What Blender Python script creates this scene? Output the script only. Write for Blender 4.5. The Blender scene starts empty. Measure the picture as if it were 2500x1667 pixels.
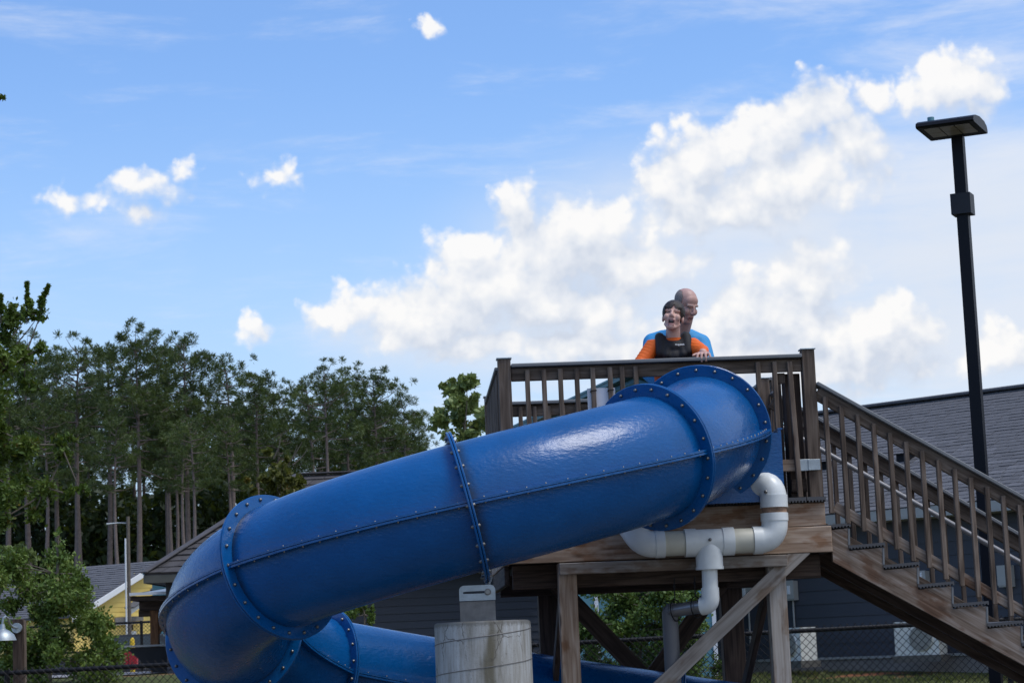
import bpy, bmesh, math, random
import numpy as np
from mathutils import Vector, Matrix, Euler
from mathutils.bvhtree import BVHTree
R = math.radians
random.seed(7); rng = np.random.default_rng(7)
scene = bpy.context.scene
COL = scene.collection

# ------------------------------------------------------------------ camera
FPX = 50/23.5*2500
cam_d = bpy.data.cameras.new('camera'); cam = bpy.data.objects.new('camera', cam_d); COL.objects.link(cam)
cam_d.lens = 50; cam_d.sensor_width = 23.5; cam_d.clip_start = .1; cam_d.clip_end = 3000
PITCH, ROLL = R(8.0), R(2.35)
fw = Vector((0, math.cos(PITCH), math.sin(PITCH))); r0 = Vector((1, 0, 0)); u0 = Vector((0, -math.sin(PITCH), math.cos(PITCH)))
cr = math.cos(ROLL)*r0-math.sin(ROLL)*u0; cu = math.sin(ROLL)*r0+math.cos(ROLL)*u0
cam.matrix_world = Matrix(((cr.x, cu.x, -fw.x, 0), (cr.y, cu.y, -fw.y, 0), (cr.z, cu.z, -fw.z, 1.6), (0, 0, 0, 1)))
cam_d.dof.use_dof = True; cam_d.dof.focus_distance = 13.9; cam_d.dof.aperture_fstop = 7.1
scene.camera = cam
def ray(px, py): return fw+cr*((px-1250)/FPX)-cu*((py-833.5)/FPX)
def at(px, py, Y):
    q = ray(px, py); return Vector((0, 0, 1.6))+q*(Y/q.y)

# ------------------------------------------------------------------ sky, sun, exposure
SUN_EL, SUN_AZ = R(66), R(112)      # azimuth from +Y (into the picture) clockwise: behind the camera, to the right
SKY_STRENGTH = .12
w = bpy.data.worlds.new('World'); scene.world = w; w.use_nodes = True
NT = w.node_tree; NT.nodes.clear()
class N:
    """tiny node-building helper"""
    def __init__(s, nt): s.nt = nt
    def new(s, t, **kw):
        n = s.nt.nodes.new(t)
        for k, v in kw.items(): setattr(n, k, v)
        return n
    def put(s, sock, v):
        if isinstance(v, bpy.types.NodeSocket): s.nt.links.new(v, sock)
        elif v is not None: sock.default_value = v
    def math(s, op, a, b=None, c=None, clamp=False):
        n = s.new('ShaderNodeMath', operation=op); n.use_clamp = clamp
        for i, v in enumerate((a, b, c)):
            if v is not None: s.put(n.inputs[i], v)
        return n.outputs[0]
    def vm(s, op, a, b=None):
        n = s.new('ShaderNodeVectorMath', operation=op); s.put(n.inputs[0], a)
        if b is not None: s.put(n.inputs[1], b)
        return n.outputs['Value'] if op in ('LENGTH', 'DOT_PRODUCT') else n.outputs[0]
    def noise(s, vec, scale, detail=5, rough=.55, dist=0):
        n = s.new('ShaderNodeTexNoise'); s.put(n.inputs['Vector'], vec); n.inputs['Scale'].default_value = scale
        n.inputs['Detail'].default_value = detail; n.inputs['Roughness'].default_value = rough; n.inputs['Distortion'].default_value = dist
        return n
    def mix(s, f, a, b, mode='MIX'):
        n = s.new('ShaderNodeMix', data_type='RGBA', blend_type=mode)
        s.put(n.inputs[0], f); s.put(n.inputs[6], a); s.put(n.inputs[7], b); return n.outputs[2]
    def ramp(s, f, stops):
        n = s.new('ShaderNodeValToRGB'); s.put(n.inputs[0], f); e = n.color_ramp.elements
        while len(e) < len(stops): e.new(.5)
        for x, (p, c) in zip(e, stops): x.position = p; x.color = (*c, 1) if len(c) == 3 else c
        return n.outputs[0]
    def smooth(s, f, lo, hi, a=0, b=1):
        n = s.new('ShaderNodeMapRange', interpolation_type='SMOOTHSTEP'); s.put(n.inputs[0], f)
        n.inputs[1].default_value = lo; n.inputs[2].default_value = hi; n.inputs[3].default_value = a; n.inputs[4].default_value = b
        return n.outputs[0]
g = N(NT)
sky = g.new('ShaderNodeTexSky', sky_type='NISHITA'); sky.sun_disc = False
sky.sun_elevation = SUN_EL; sky.sun_rotation = SUN_AZ; sky.air_density = 1.0; sky.dust_density = 1.2; sky.ozone_density = 2.0
tc = g.new('ShaderNodeTexCoord'); sx = g.new('ShaderNodeSeparateXYZ'); NT.links.new(tc.outputs['Generated'], sx.inputs[0])
X, Y, Z = sx.outputs
az = g.math('MULTIPLY', g.math('ARCTAN2', X, Y), 53.19); el = g.math('MULTIPLY', g.math('ARCSINE', Z), 53.19)
cx = g.new('ShaderNodeCombineXYZ'); g.put(cx.inputs[0], az); g.put(cx.inputs[1], el); AE = cx.outputs[0]
def azel(px, py):
    d = ray(px, py).normalized(); return math.atan2(d.x, d.y)*53.19, math.asin(d.z)*53.19
# the cumulus bank and the small scattered puffs, as directions in the sky: (x, y, half width, half height)
BLOBS = [(2330,215,105,80),(2255,250,60,50),(1985,285,100,95),(1860,350,140,95),(1715,400,125,105),(2075,360,95,110),(1650,455,120,75),(1900,450,230,95),
 (2130,235,60,50),(1265,545,75,95),(1340,620,140,100),(1135,625,80,65),(1210,690,180,110),(1520,650,190,75),(915,750,90,75),(1060,745,140,85),(1440,590,120,90),
 (1975,690,95,110),(1860,770,130,110),(2140,790,120,70),(2235,820,75,65),(2060,880,240,90),(1700,840,240,75),(1170,845,140,35),(610,808,50,34),
 (175,490,105,34),(350,455,95,45),(452,418,55,34),(350,520,60,30),(680,440,65,40),(1045,65,38,26),(2440,860,110,60),(1420,840,160,60),(1350,740,240,100),(1080,790,200,70),(1830,880,260,70),(2000,830,180,90),(1780,520,210,50),(820,780,80,50)]
grp = bpy.data.node_groups.new('cloud_field', 'ShaderNodeTree')
grp.interface.new_socket('P', in_out='INPUT', socket_type='NodeSocketVector'); grp.interface.new_socket('D', in_out='OUTPUT', socket_type='NodeSocketFloat'); grp.interface.new_socket('S', in_out='OUTPUT', socket_type='NodeSocketFloat')
k = N(grp); gi = k.new('NodeGroupInput'); go = k.new('NodeGroupOutput'); P = gi.outputs[0]
n1 = k.noise(P, .55, 7, .6)
warp = k.vm('MULTIPLY', k.vm('SUBTRACT', n1.outputs['Color'], (.5, .5, .5)), (1.5, 1.3, 0))
Pw = k.vm('ADD', P, warp)
acc = None
for (bx, by, rx, ry) in BLOBS:
    a, e = azel(bx, by)
    L = k.vm('LENGTH', k.vm('MULTIPLY', k.vm('SUBTRACT', Pw, (a, e, 0)), (92/rx, 92/ry, 0)))
    v = k.math('MULTIPLY', k.math('SUBTRACT', 1.32, L), (min(1.0, .50+rx/260) if by > 560 or bx > 1200 else .51))
    acc = v if acc is None else k.math('SMOOTH_MAX', acc, v, .22)
# the rest of the sky carries the same kind of broken cumulus
sp = k.new('ShaderNodeSeparateXYZ'); k.put(sp.inputs[0], P)
out = k.math('MAXIMUM', k.smooth(k.math('ABSOLUTE', sp.outputs[0]), 14, 19), k.smooth(sp.outputs[1], 17, 22))
gen = k.math('MULTIPLY', k.math('SUBTRACT', k.noise(P, .11, 6, .6).outputs['Fac'], .53), 3.0)
gen = k.math('MULTIPLY', gen, k.smooth(sp.outputs[1], 75, 40))
acc = k.math('MAXIMUM', acc, k.math('SUBTRACT', k.math('ADD', gen, out), 1.0))
raw = acc; acc = k.math('ADD', k.math('MULTIPLY', acc, 1.45), .04)
vo = k.new('ShaderNodeTexVoronoi', feature='SMOOTH_F1', voronoi_dimensions='2D'); k.put(vo.inputs['Vector'], k.vm('ADD', P, k.vm('MULTIPLY', warp, (.5, .5, 0)))); vo.inputs['Scale'].default_value = 1.15; vo.inputs['Smoothness'].default_value = .45; vo.inputs['Detail'].default_value = 2.2; vo.inputs['Roughness'].default_value = .55
puff = k.math('MULTIPLY', k.math('SUBTRACT', .42, vo.outputs['Distance']), .75)
D = k.math('ADD', k.math('ADD', acc, puff), k.math('MULTIPLY', k.math('SUBTRACT', k.noise(P, 1.5, 8, .66).outputs['Fac'], .5), .62))
S_ = k.math('ADD', k.math('ADD', k.math('MULTIPLY', raw, .55), k.math('MULTIPLY', puff, .55)), k.math('MULTIPLY', k.math('SUBTRACT', n1.outputs['Fac'], .5), .7))
grp.links.new(S_, go.inputs[1])
grp.links.new(D, go.inputs[0])
def field(v):
    n = g.new('ShaderNodeGroup'); n.node_tree = grp; g.put(n.inputs[0], v); return n.outputs
f0 = field(AE); d0, s0n = f0[0], f0[1]; d1 = field(g.vm('ADD', AE, (-.28, .60, 0)))[1]
lit = g.math('ADD', .46, g.math('MULTIPLY', g.math('SUBTRACT', s0n, d1), .85))
lit = g.math('ADD', lit, g.math('MULTIPLY', g.math('SUBTRACT', g.noise(AE, .42, 5, .55).outputs['Fac'], .5), .75))
mr = g.new('ShaderNodeMapRange', interpolation_type='SMOOTHSTEP'); g.put(mr.inputs[0], d0); mr.inputs[1].default_value = -.06
g.put(mr.inputs[2], g.math('ADD', .42, g.math('MULTIPLY', g.math('SUBTRACT', 1.0, lit, clamp=True), .9))); mask = mr.outputs[0]
K = 1/SKY_STRENGTH
ccol = g.ramp(lit, [(.18, (.63*K, .69*K, .80*K)), (.46, (.79*K, .825*K, .89*K)), (.80, (.985*K, .975*K, .965*K))])
# thin high veil: stretched streaks, denser towards the right
rot = g.new('ShaderNodeMapping'); g.put(rot.inputs['Vector'], AE); rot.inputs['Rotation'].default_value = (0, 0, R(-14)); rot.inputs['Scale'].default_value = (.16, .75, 1)
vn = g.noise(rot.outputs[0], 1.0, 7, .62, .3).outputs['Fac']
side = g.smooth(g.math('ADD', g.math('MULTIPLY', az, .6), g.math('MULTIPLY', el, -.9)), -12, 2)
veil = g.math('MULTIPLY', g.smooth(g.math('ADD', vn, g.math('MULTIPLY', side, .34)), .49, .92), .80)
hz = g.math('MULTIPLY', g.smooth(el, 15, 3), .62)
SKYTINT = (1.12, 1.38, 1.72, 1)
base = g.mix(1.0, sky.outputs[0], SKYTINT, 'MULTIPLY')
base = g.mix(hz, base, (.60*K, .765*K, .965*K, 1))
base = g.mix(veil, base, (.80*K, .85*K, .95*K, 1))
soft = None
for (bx, by, rx, ry) in ((1780, 620, 780, 330), (1250, 800, 560, 170), (2350, 640, 420, 420)):
    a_, e_ = azel(bx, by); L_ = g.vm('LENGTH', g.vm('MULTIPLY', g.vm('SUBTRACT', AE, (a_, e_, 0)), (100/rx, 100/ry, 0)))
    v_ = g.smooth(L_, 1.15, .30); soft = v_ if soft is None else g.math('MAXIMUM', soft, v_)
soft = g.math('MULTIPLY', soft, g.math('ADD', .35, g.math('MULTIPLY', g.noise(AE, .45, 5, .6).outputs['Fac'], .85)))
base = g.mix(g.math('MULTIPLY', soft, .95, clamp=True), base, (.74*K, .80*K, .90*K, 1))
allc = g.mix(g.math('MULTIPLY', mask, .96), base, ccol)
bg = g.new('ShaderNodeBackground'); g.put(bg.inputs[0], allc); bg.inputs[1].default_value = SKY_STRENGTH
wo = g.new('ShaderNodeOutputWorld'); NT.links.new(bg.outputs[0], wo.inputs[0])
w.cycles.sampling_method = 'MANUAL'; w.cycles.sample_map_resolution = 512

sl = bpy.data.lights.new('sun', 'SUN'); sun = bpy.data.objects.new('sun', sl); COL.objects.link(sun)
sl.energy = 2.2; sl.angle = R(24); sl.color = (1, .97, .93)
sun.rotation_euler = Euler((R(90)-SUN_EL, 0, -SUN_AZ+math.pi), 'XYZ')
vs = scene.view_settings; vs.view_transform = 'Standard'; vs.look = 'None'; vs.exposure = 0; vs.gamma = 1; vs.use_curve_mapping = False

# ------------------------------------------------------------------ materials
def mat(name, rough=.6, metal=0, spec=.5, coat=0):
    m = bpy.data.materials.new(name); m.use_nodes = True; nt = m.node_tree; b = nt.nodes['Principled BSDF']
    b.inputs['Roughness'].default_value = rough; b.inputs['Metallic'].default_value = metal
    b.inputs['Specular IOR Level'].default_value = spec; b.inputs['Coat Weight'].default_value = coat
    return m, N(nt), b
def bump(h, b, height, strength=.3, dist=.01):
    n = h.new('ShaderNodeBump'); n.inputs['Strength'].default_value = strength; n.inputs['Distance'].default_value = dist
    h.put(n.inputs['Height'], height); h.put(b.inputs['Normal'], n.outputs[0])
def plain(name, c, rough=.6, metal=0, var=.12, scale=6, spec=.5, rnd=0.0, bstr=.15, coat=0):
    m, h, b = mat(name, rough, metal, spec, coat)
    t = h.new('ShaderNodeTexCoord'); n = h.noise(t.outputs['Object'], scale, 6, .6)
    f = h.math('ADD', h.math('MULTIPLY', h.math('SUBTRACT', n.outputs['Fac'], .5), var*4), 1)
    if rnd:
        oi = h.new('ShaderNodeObjectInfo'); f = h.math('MULTIPLY', f, h.math('ADD', 1-rnd, h.math('MULTIPLY', oi.outputs['Random'], 2*rnd)))
    cc = h.vm('MULTIPLY', c, (1, 1, 1)); s = h.new('ShaderNodeVectorMath', operation='SCALE'); h.put(s.inputs[0], tuple(c)); h.put(s.inputs['Scale'], f)
    h.put(b.inputs['Base Color'], s.outputs[0])
    if bstr: bump(h, b, h.noise(t.outputs['Object'], scale*7, 4).outputs['Fac'], bstr, .004)
    return m
def woodmat(name, dark, mid, light, rough=.8, blotch=None):
    m, h, b = mat(name, rough, 0, .3)
    t = h.new('ShaderNodeTexCoord'); oi = h.new('ShaderNodeObjectInfo')
    off = h.new('ShaderNodeCombineXYZ')
    for i, q in enumerate((37., 11., 23.)): h.put(off.inputs[i], h.math('MULTIPLY', oi.outputs['Random'], q))
    p = h.vm('ADD', t.outputs['Object'], off.outputs[0])
    fine = h.noise(h.vm('MULTIPLY', p, (2.2, 90, 90)), 1, 5, .65).outputs['Fac']
    broad = h.noise(h.vm('MULTIPLY', p, (.9, 8, 8)), 1, 3, .5).outputs['Fac']
    rings = h.math('FRACT', h.math('MULTIPLY', broad, 7))
    rings = h.math('ABSOLUTE', h.math('SUBTRACT', rings, .5))
    f = h.math('ADD', h.math('MULTIPLY', fine, .72), h.math('MULTIPLY', rings, .55))
    c = h.ramp(f, [(.26, dark), (.5, mid), (.78, light)])
    kv = h.new('ShaderNodeTexVoronoi', feature='F1'); h.put(kv.inputs['Vector'], h.vm('MULTIPLY', p, (2.2, 7, 7))); kv.inputs['Scale'].default_value = 1.0
    c = h.mix(h.math('MULTIPLY', h.smooth(kv.outputs['Distance'], .17, .05), .75), c, (.05, .028, .018, 1))
    if blotch:
        bn = h.noise(h.vm('MULTIPLY', p, (2.2, 5, 5)), 1.3, 4, .6).outputs['Fac']
        c = h.mix(h.math('MULTIPLY', h.smooth(bn, .5, .62), .8), c, (*blotch, 1), 'MULTIPLY')
    vr = h.math('ADD', .8, h.math('MULTIPLY', oi.outputs['Random'], .4))
    s = h.new('ShaderNodeVectorMath', operation='SCALE'); h.put(s.inputs[0], c); h.put(s.inputs['Scale'], vr)
    h.put(b.inputs['Base Color'], s.outputs[0]); bump(h, b, f, .35, .004)
    return m
M = {}
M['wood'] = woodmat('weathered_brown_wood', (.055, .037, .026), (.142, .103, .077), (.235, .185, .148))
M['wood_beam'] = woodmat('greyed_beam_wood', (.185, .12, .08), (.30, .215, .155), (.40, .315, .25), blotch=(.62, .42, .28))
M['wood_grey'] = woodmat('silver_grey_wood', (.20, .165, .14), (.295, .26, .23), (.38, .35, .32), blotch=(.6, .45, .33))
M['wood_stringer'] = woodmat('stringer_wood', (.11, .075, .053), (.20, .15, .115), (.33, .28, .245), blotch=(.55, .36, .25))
M['wood_dark'] = woodmat('dark_stained_shaded_wood', (.03, .02, .015), (.07, .046, .034), (.12, .085, .065))  # dark timber; for members under the deck the shade is in this colour
M['wood_brown'] = woodmat('brown_stained_wood', (.12, .055, .025), (.22, .10, .045), (.30, .15, .07))
M['cap'] = plain('grey_composite_cap', (.16, .165, .17), .5, var=.08, scale=3)
M['plank'] = plain('grey_plastic_lumber', (.07, .07, .075), .7, var=.15)
M['steel'] = plain('stainless_bolt', (.24, .235, .225), .42, 1, var=.1, scale=30, bstr=0)
M['galv'] = plain('galvanised_steel', (.36, .40, .42), .5, .7, var=.22, scale=14)
M['galvd'] = plain('dull_zinc_plate', (.20, .19, .18), .65, .4, var=.3, scale=16)
M['pvc'] = plain('white_pvc', (.70, .73, .73), .32, var=.10, scale=9, bstr=.05)
M['pvc_old'] = plain('yellowed_pvc', (.56, .54, .45), .4, var=.10, scale=9, bstr=.05)
M['rust'] = plain('rusty_grimy_pipe', (.28, .17, .11), .7, var=.7, scale=22)
M['greypipe'] = plain('grey_conduit_pipe', (.12, .12, .13), .5, var=.1)
M['chrome'] = plain('shiny_grey_pipe', (.30, .29, .29), .3, .6, var=.1)
M['black'] = plain('black_coated_metal', (.008, .008, .010), .5, var=.1, spec=.25)
M['lampblack'] = plain('dark_bronze_paint', (.004, .005, .009), .5, var=.08, spec=.2)
M['lampgrey'] = plain('lamp_sensor_housing', (.018, .020, .026), .5, var=.1, spec=.25)
M['led'] = plain('led_lens_panel', (.30, .265, .235), .35, var=.15, scale=40)
M['white'] = plain('white_paint', (.75, .77, .80), .5, var=.04)
M['trimgrey'] = plain('pale_grey_trim', (.36, .36, .34), .6, var=.06)
M['olive'] = plain('olive_grey_fascia', (.11, .11, .095), .6, var=.06)
M['charcoal'] = plain('charcoal_lap_siding', (.048, .053, .068), .65, var=.06, scale=3, rnd=.08)
M['yellow'] = plain('yellow_lap_siding', (.80, .60, .17), .6, var=.05, scale=2, rnd=.04)
M['teal'] = plain('teal_wall_paint', (.10, .25, .31), .6, var=.06)
M['tealroof'] = plain('teal_metal_roof', (.075, .17, .23), .4, .2, var=.06)
M['shingle'] = plain('charcoal_shingle', (.098, .098, .106), .9, var=.2, scale=9, rnd=.2, bstr=.5)
M['shingle_b'] = plain('brown_grey_shingle', (.085, .08, .085), .9, var=.35, scale=5, rnd=.3, bstr=.5)
M['found'] = plain('foundation_block', (.22, .20, .18), .9, var=.15)
M['signw'] = plain('white_sheet', (.72, .73, .78), .6, var=.05)
M['ac'] = plain('condenser_white', (.62, .62, .57), .5, var=.06)
M['fan'] = plain('fan_mid_grey', (.24, .24, .215), .6, var=.3, scale=12)  # mid grey for the fan disc and its grille wires
M['dark'] = plain('dark_void', (.02, .02, .022), .8)
M['red'] = plain('red_plastic', (.50, .02, .035), .5)
M['yel'] = plain('yellow_bollard', (.75, .50, .02), .6)
M['carp'] = plain('dark_blue_car_paint', (.02, .025, .045), .25, .2, coat=.6, bstr=0)
M['rubber'] = plain('tyre_rubber', (.015, .015, .015), .8)
M['binp'] = plain('dark_bin_plastic', (.035, .033, .05), .6)
M['skin'] = plain('fair_skin', (.56, .335, .275), .55, var=.06, scale=25, bstr=.05)
M['skin2'] = plain('ruddy_skin', (.48, .285, .24), .5, var=.08, scale=25, bstr=.05)
M['lips'] = plain('lips', (.36, .165, .15), .5)
M['mouth'] = plain('mouth_inside', (.025, .008, .008), .6)
M['teeth'] = plain('teeth', (.22, .19, .17), .4)
M['hair'] = plain('dark_brown_hair', (.022, .014, .010), .55, var=.3, scale=60, bstr=.6)
M['hair2'] = plain('grey_cropped_hair', (.23, .195, .18), .85, var=.3, scale=70, bstr=.5)
M['orange'] = plain('orange_swim_shirt', (.78, .13, .008), .7, var=.08, scale=18, bstr=.4)
M['vest'] = plain('black_neoprene', (.010, .010, .013), .75, var=.15, scale=20)
M['bluesh'] = plain('bright_blue_swim_shirt', (.03, .27, .58), .7, var=.06, scale=18, bstr=.3)
M['shorts'] = plain('dark_swim_shorts', (.03, .012, .012), .8)
M['glass'] = plain('tinted_glass', (.05, .07, .09), .08, var=.02, bstr=0)
M['concrete_pad'] = plain('concrete_pad', (.10, .095, .085), .9, var=.12, scale=3)
M['road'] = plain('pale_asphalt', (.23, .22, .22), .9, var=.12, scale=1.5)
def make_blue():
    m, h, b = mat('blue_gelcoat', .24, 0, .32, .16); b.inputs['Coat Roughness'].default_value = .08
    t = h.new('ShaderNodeTexCoord'); p = t.outputs['Object']
    n = h.noise(p, 2.2, 6, .6).outputs['Fac']; n2 = h.noise(p, 14, 5, .7).outputs['Fac']
    c = h.ramp(n, [(.3, (.0006, .066, .215)), (.62, (.001, .088, .285))])
    chalk = h.math('MULTIPLY', h.smooth(h.math('ADD', h.math('MULTIPLY', n2, .5), h.math('MULTIPLY', n, .5)), .52, .72), .16)
    c = h.mix(chalk, c, (.02, .125, .32, 1)); h.put(b.inputs['Base Color'], c)
    # sparse grime freckles
    gr = h.math('MULTIPLY', h.smooth(h.noise(p, 7, 8, .75).outputs['Fac'], .66, .76), .5)
    c = h.mix(gr, c, (.02, .035, .06, 1))
    ea = h.new('ShaderNodeAttribute'); ea.attribute_name = 'edge'
    ed = h.math('MULTIPLY', h.smooth(h.math('MULTIPLY', ea.outputs['Fac'], h.math('ADD', .3, h.noise(p, 5, 6, .7).outputs['Fac'])), .18, .8), .8)
    c = h.mix(ed, c, (.012, .018, .026, 1))
    sc = h.noise(h.vm('MULTIPLY', p, (3, 3, 11)), 2.2, 6, .7, .6).outputs['Fac']
    c = h.mix(h.math('MULTIPLY', h.smooth(sc, .60, .70), .30), c, (.02, .125, .32, 1)); h.put(b.inputs['Base Color'], c)
    rr = h.math('ADD', .20, h.math('MULTIPLY', n2, .16)); h.put(b.inputs['Roughness'], rr)
    peel = h.math('ADD', h.noise(h.vm('MULTIPLY', p, (26, 26, 60)), 1, 3, .5).outputs['Fac'], h.math('MULTIPLY', h.noise(p, 9, 3).outputs['Fac'], .9))
    bump(h, b, peel, .75, .0042); return m
M['blue'] = make_blue()
def make_pier():
    m, h, b = mat('stained_concrete', .9, 0, .2); t = h.new('ShaderNodeTexCoord'); p = t.outputs['Object']
    st = h.noise(h.vm('MULTIPLY', p, (13, 13, 1.3)), 1, 6, .6).outputs['Fac']; st2 = h.noise(h.vm('MULTIPLY', p, (34, 34, 4)), 1, 5, .65).outputs['Fac']
    sp_ = h.noise(p, 70, 4, .7).outputs['Fac']; bl = h.noise(h.vm('MULTIPLY', p, (5.5, 5.5, 1.0)), 1, 3).outputs['Fac']
    c = h.ramp(h.math('ADD', h.math('MULTIPLY', st, .6), h.math('MULTIPLY', st2, .4)), [(.33, (.17, .155, .12)), (.5, (.34, .335, .315)), (.66, (.50, .52, .53))])
    c = h.mix(h.math('MULTIPLY', h.smooth(bl, .56, .68), .85), c, (.10, .085, .05, 1))
    c = h.mix(h.math('MULTIPLY', h.smooth(sp_, .60, .72), .6), c, (.09, .08, .06, 1))
    ck = h.new('ShaderNodeTexVoronoi', feature='DISTANCE_TO_EDGE'); h.put(ck.inputs['Vector'], h.vm('ADD', h.vm('MULTIPLY', p, (6, 6, 3)), h.vm('MULTIPLY', h.noise(p, 9, 4).outputs['Color'], (.5, .5, .5)))); ck.inputs['Scale'].default_value = 1
    cm = h.math('MULTIPLY', h.smooth(ck.outputs['Distance'], .02, .004), h.smooth(h.noise(p, 3, 3).outputs['Fac'], .5, .58))
    c = h.mix(h.math('MULTIPLY', cm, .7), c, (.07, .06, .05, 1)); rim = h.new('ShaderNodeSeparateXYZ'); h.put(rim.inputs[0], p)
    c = h.mix(h.math('MULTIPLY', h.smooth(h.math('ADD', rim.outputs[2], h.math('MULTIPLY', sp_, .05)), 1.752, 1.775), .6), c, (.12, .11, .09, 1))
    h.put(b.inputs['Base Color'], c); bump(h, b, h.math('ADD', sp_, st2), .5, .004); return m
M['pier'] = make_pier()
def make_ground():
    m, h, b = mat('grass_and_red_clay', .95, 0, .1); t = h.new('ShaderNodeTexCoord'); p = t.outputs['Object']
    n = h.noise(p, .9, 6, .65).outputs['Fac']; f = h.noise(p, 14, 6, .7).outputs['Fac']
    c = h.ramp(f, [(.3, (.035, .05, .016)), (.55, (.085, .10, .035)), (.75, (.17, .16, .07))])
    clay = h.smooth(n, .53, .62); c = h.mix(clay, c, (.33, .13, .07, 1)); h.put(b.inputs['Base Color'], c); bump(h, b, f, .8, .03); return m
M['ground'] = make_ground()
def leafmat(name, dark, mid, light, scale=1.2, tr=.35, warm=None):
    m = bpy.data.materials.new(name); m.use_nodes = True; nt = m.node_tree; nt.nodes.clear(); h = N(nt)
    t = h.new('ShaderNodeTexCoord'); oi = h.new('ShaderNodeObjectInfo')
    off = h.new('ShaderNodeCombineXYZ'); h.put(off.inputs[0], h.math('MULTIPLY', oi.outputs['Random'], 50))
    p = h.vm('ADD', t.outputs['Object'], off.outputs[0])
    n = h.math('ADD', h.math('MULTIPLY', h.noise(p, scale, 3).outputs['Fac'], .55), h.math('MULTIPLY', h.noise(p, scale*11, 2).outputs['Fac'], .45))
    c = h.ramp(n, [(.32, dark), (.5, mid), (.68, light)])
    if warm: c = h.mix(h.math('MULTIPLY', h.smooth(h.noise(p, scale*5, 2).outputs['Fac'], .64, .70), .8), c, (*warm, 1))
    d = h.new('ShaderNodeBsdfPrincipled'); h.put(d.inputs['Base Color'], c); d.inputs['Roughness'].default_value = .5; d.inputs['Specular IOR Level'].default_value = .25
    tl = h.new('ShaderNodeBsdfTranslucent'); h.put(tl.inputs[0], h.mix(.5, c, (.25, .32, .03, 1), 'MIX'))
    ms = h.new('ShaderNodeMixShader'); ms.inputs[0].default_value = tr*.5; nt.links.new(d.outputs[0], ms.inputs[1]); nt.links.new(tl.outputs[0], ms.inputs[2])
    o = h.new('ShaderNodeOutputMaterial'); nt.links.new(ms.outputs[0], o.inputs[0]); return m
M['needles'] = leafmat('pine_needles', (.026, .044, .018), (.066, .098, .034), (.135, .175, .055), .45)
M['needles_l'] = leafmat('lighter_pine_needles', (.045, .068, .036), (.082, .118, .055), (.135, .18, .08), .5)
M['wood_leaf'] = leafmat('far_wood_leaves', (.012, .022, .010), (.024, .043, .017), (.042, .065, .024), .3)
M['leaf_dark'] = leafmat('dark_glossy_leaves', (.035, .065, .014), (.075, .125, .022), (.14, .19, .03), 1.2, warm=(.16, .10, .02))
M['leaf_mid'] = leafmat('mid_green_leaves', (.05, .088, .02), (.11, .175, .038), (.21, .265, .06), 1.5, warm=(.15, .12, .03))
M['leaf_lite'] = leafmat('light_green_leaves', (.10, .14, .05), (.18, .24, .08), (.28, .33, .13), 1.5, warm=(.22, .18, .05))
M['leaf_oak'] = leafmat('olive_oak_leaves', (.05, .055, .014), (.10, .105, .024), (.17, .16, .04), 1.5, warm=(.22, .12, .03))
M['leaf_bush'] = leafmat('green_bush_leaves', (.04, .075, .02), (.085, .145, .035), (.15, .22, .06), 2.2)  # leaf green of the shrub under the platform
M['bark'] = plain('pine_bark', (.17, .135, .125), .95, var=.3, scale=5, bstr=.8)
M['bark_d'] = plain('grey_brown_bark', (.13, .11, .09), .95, var=.3, scale=12, bstr=.6)

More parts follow.
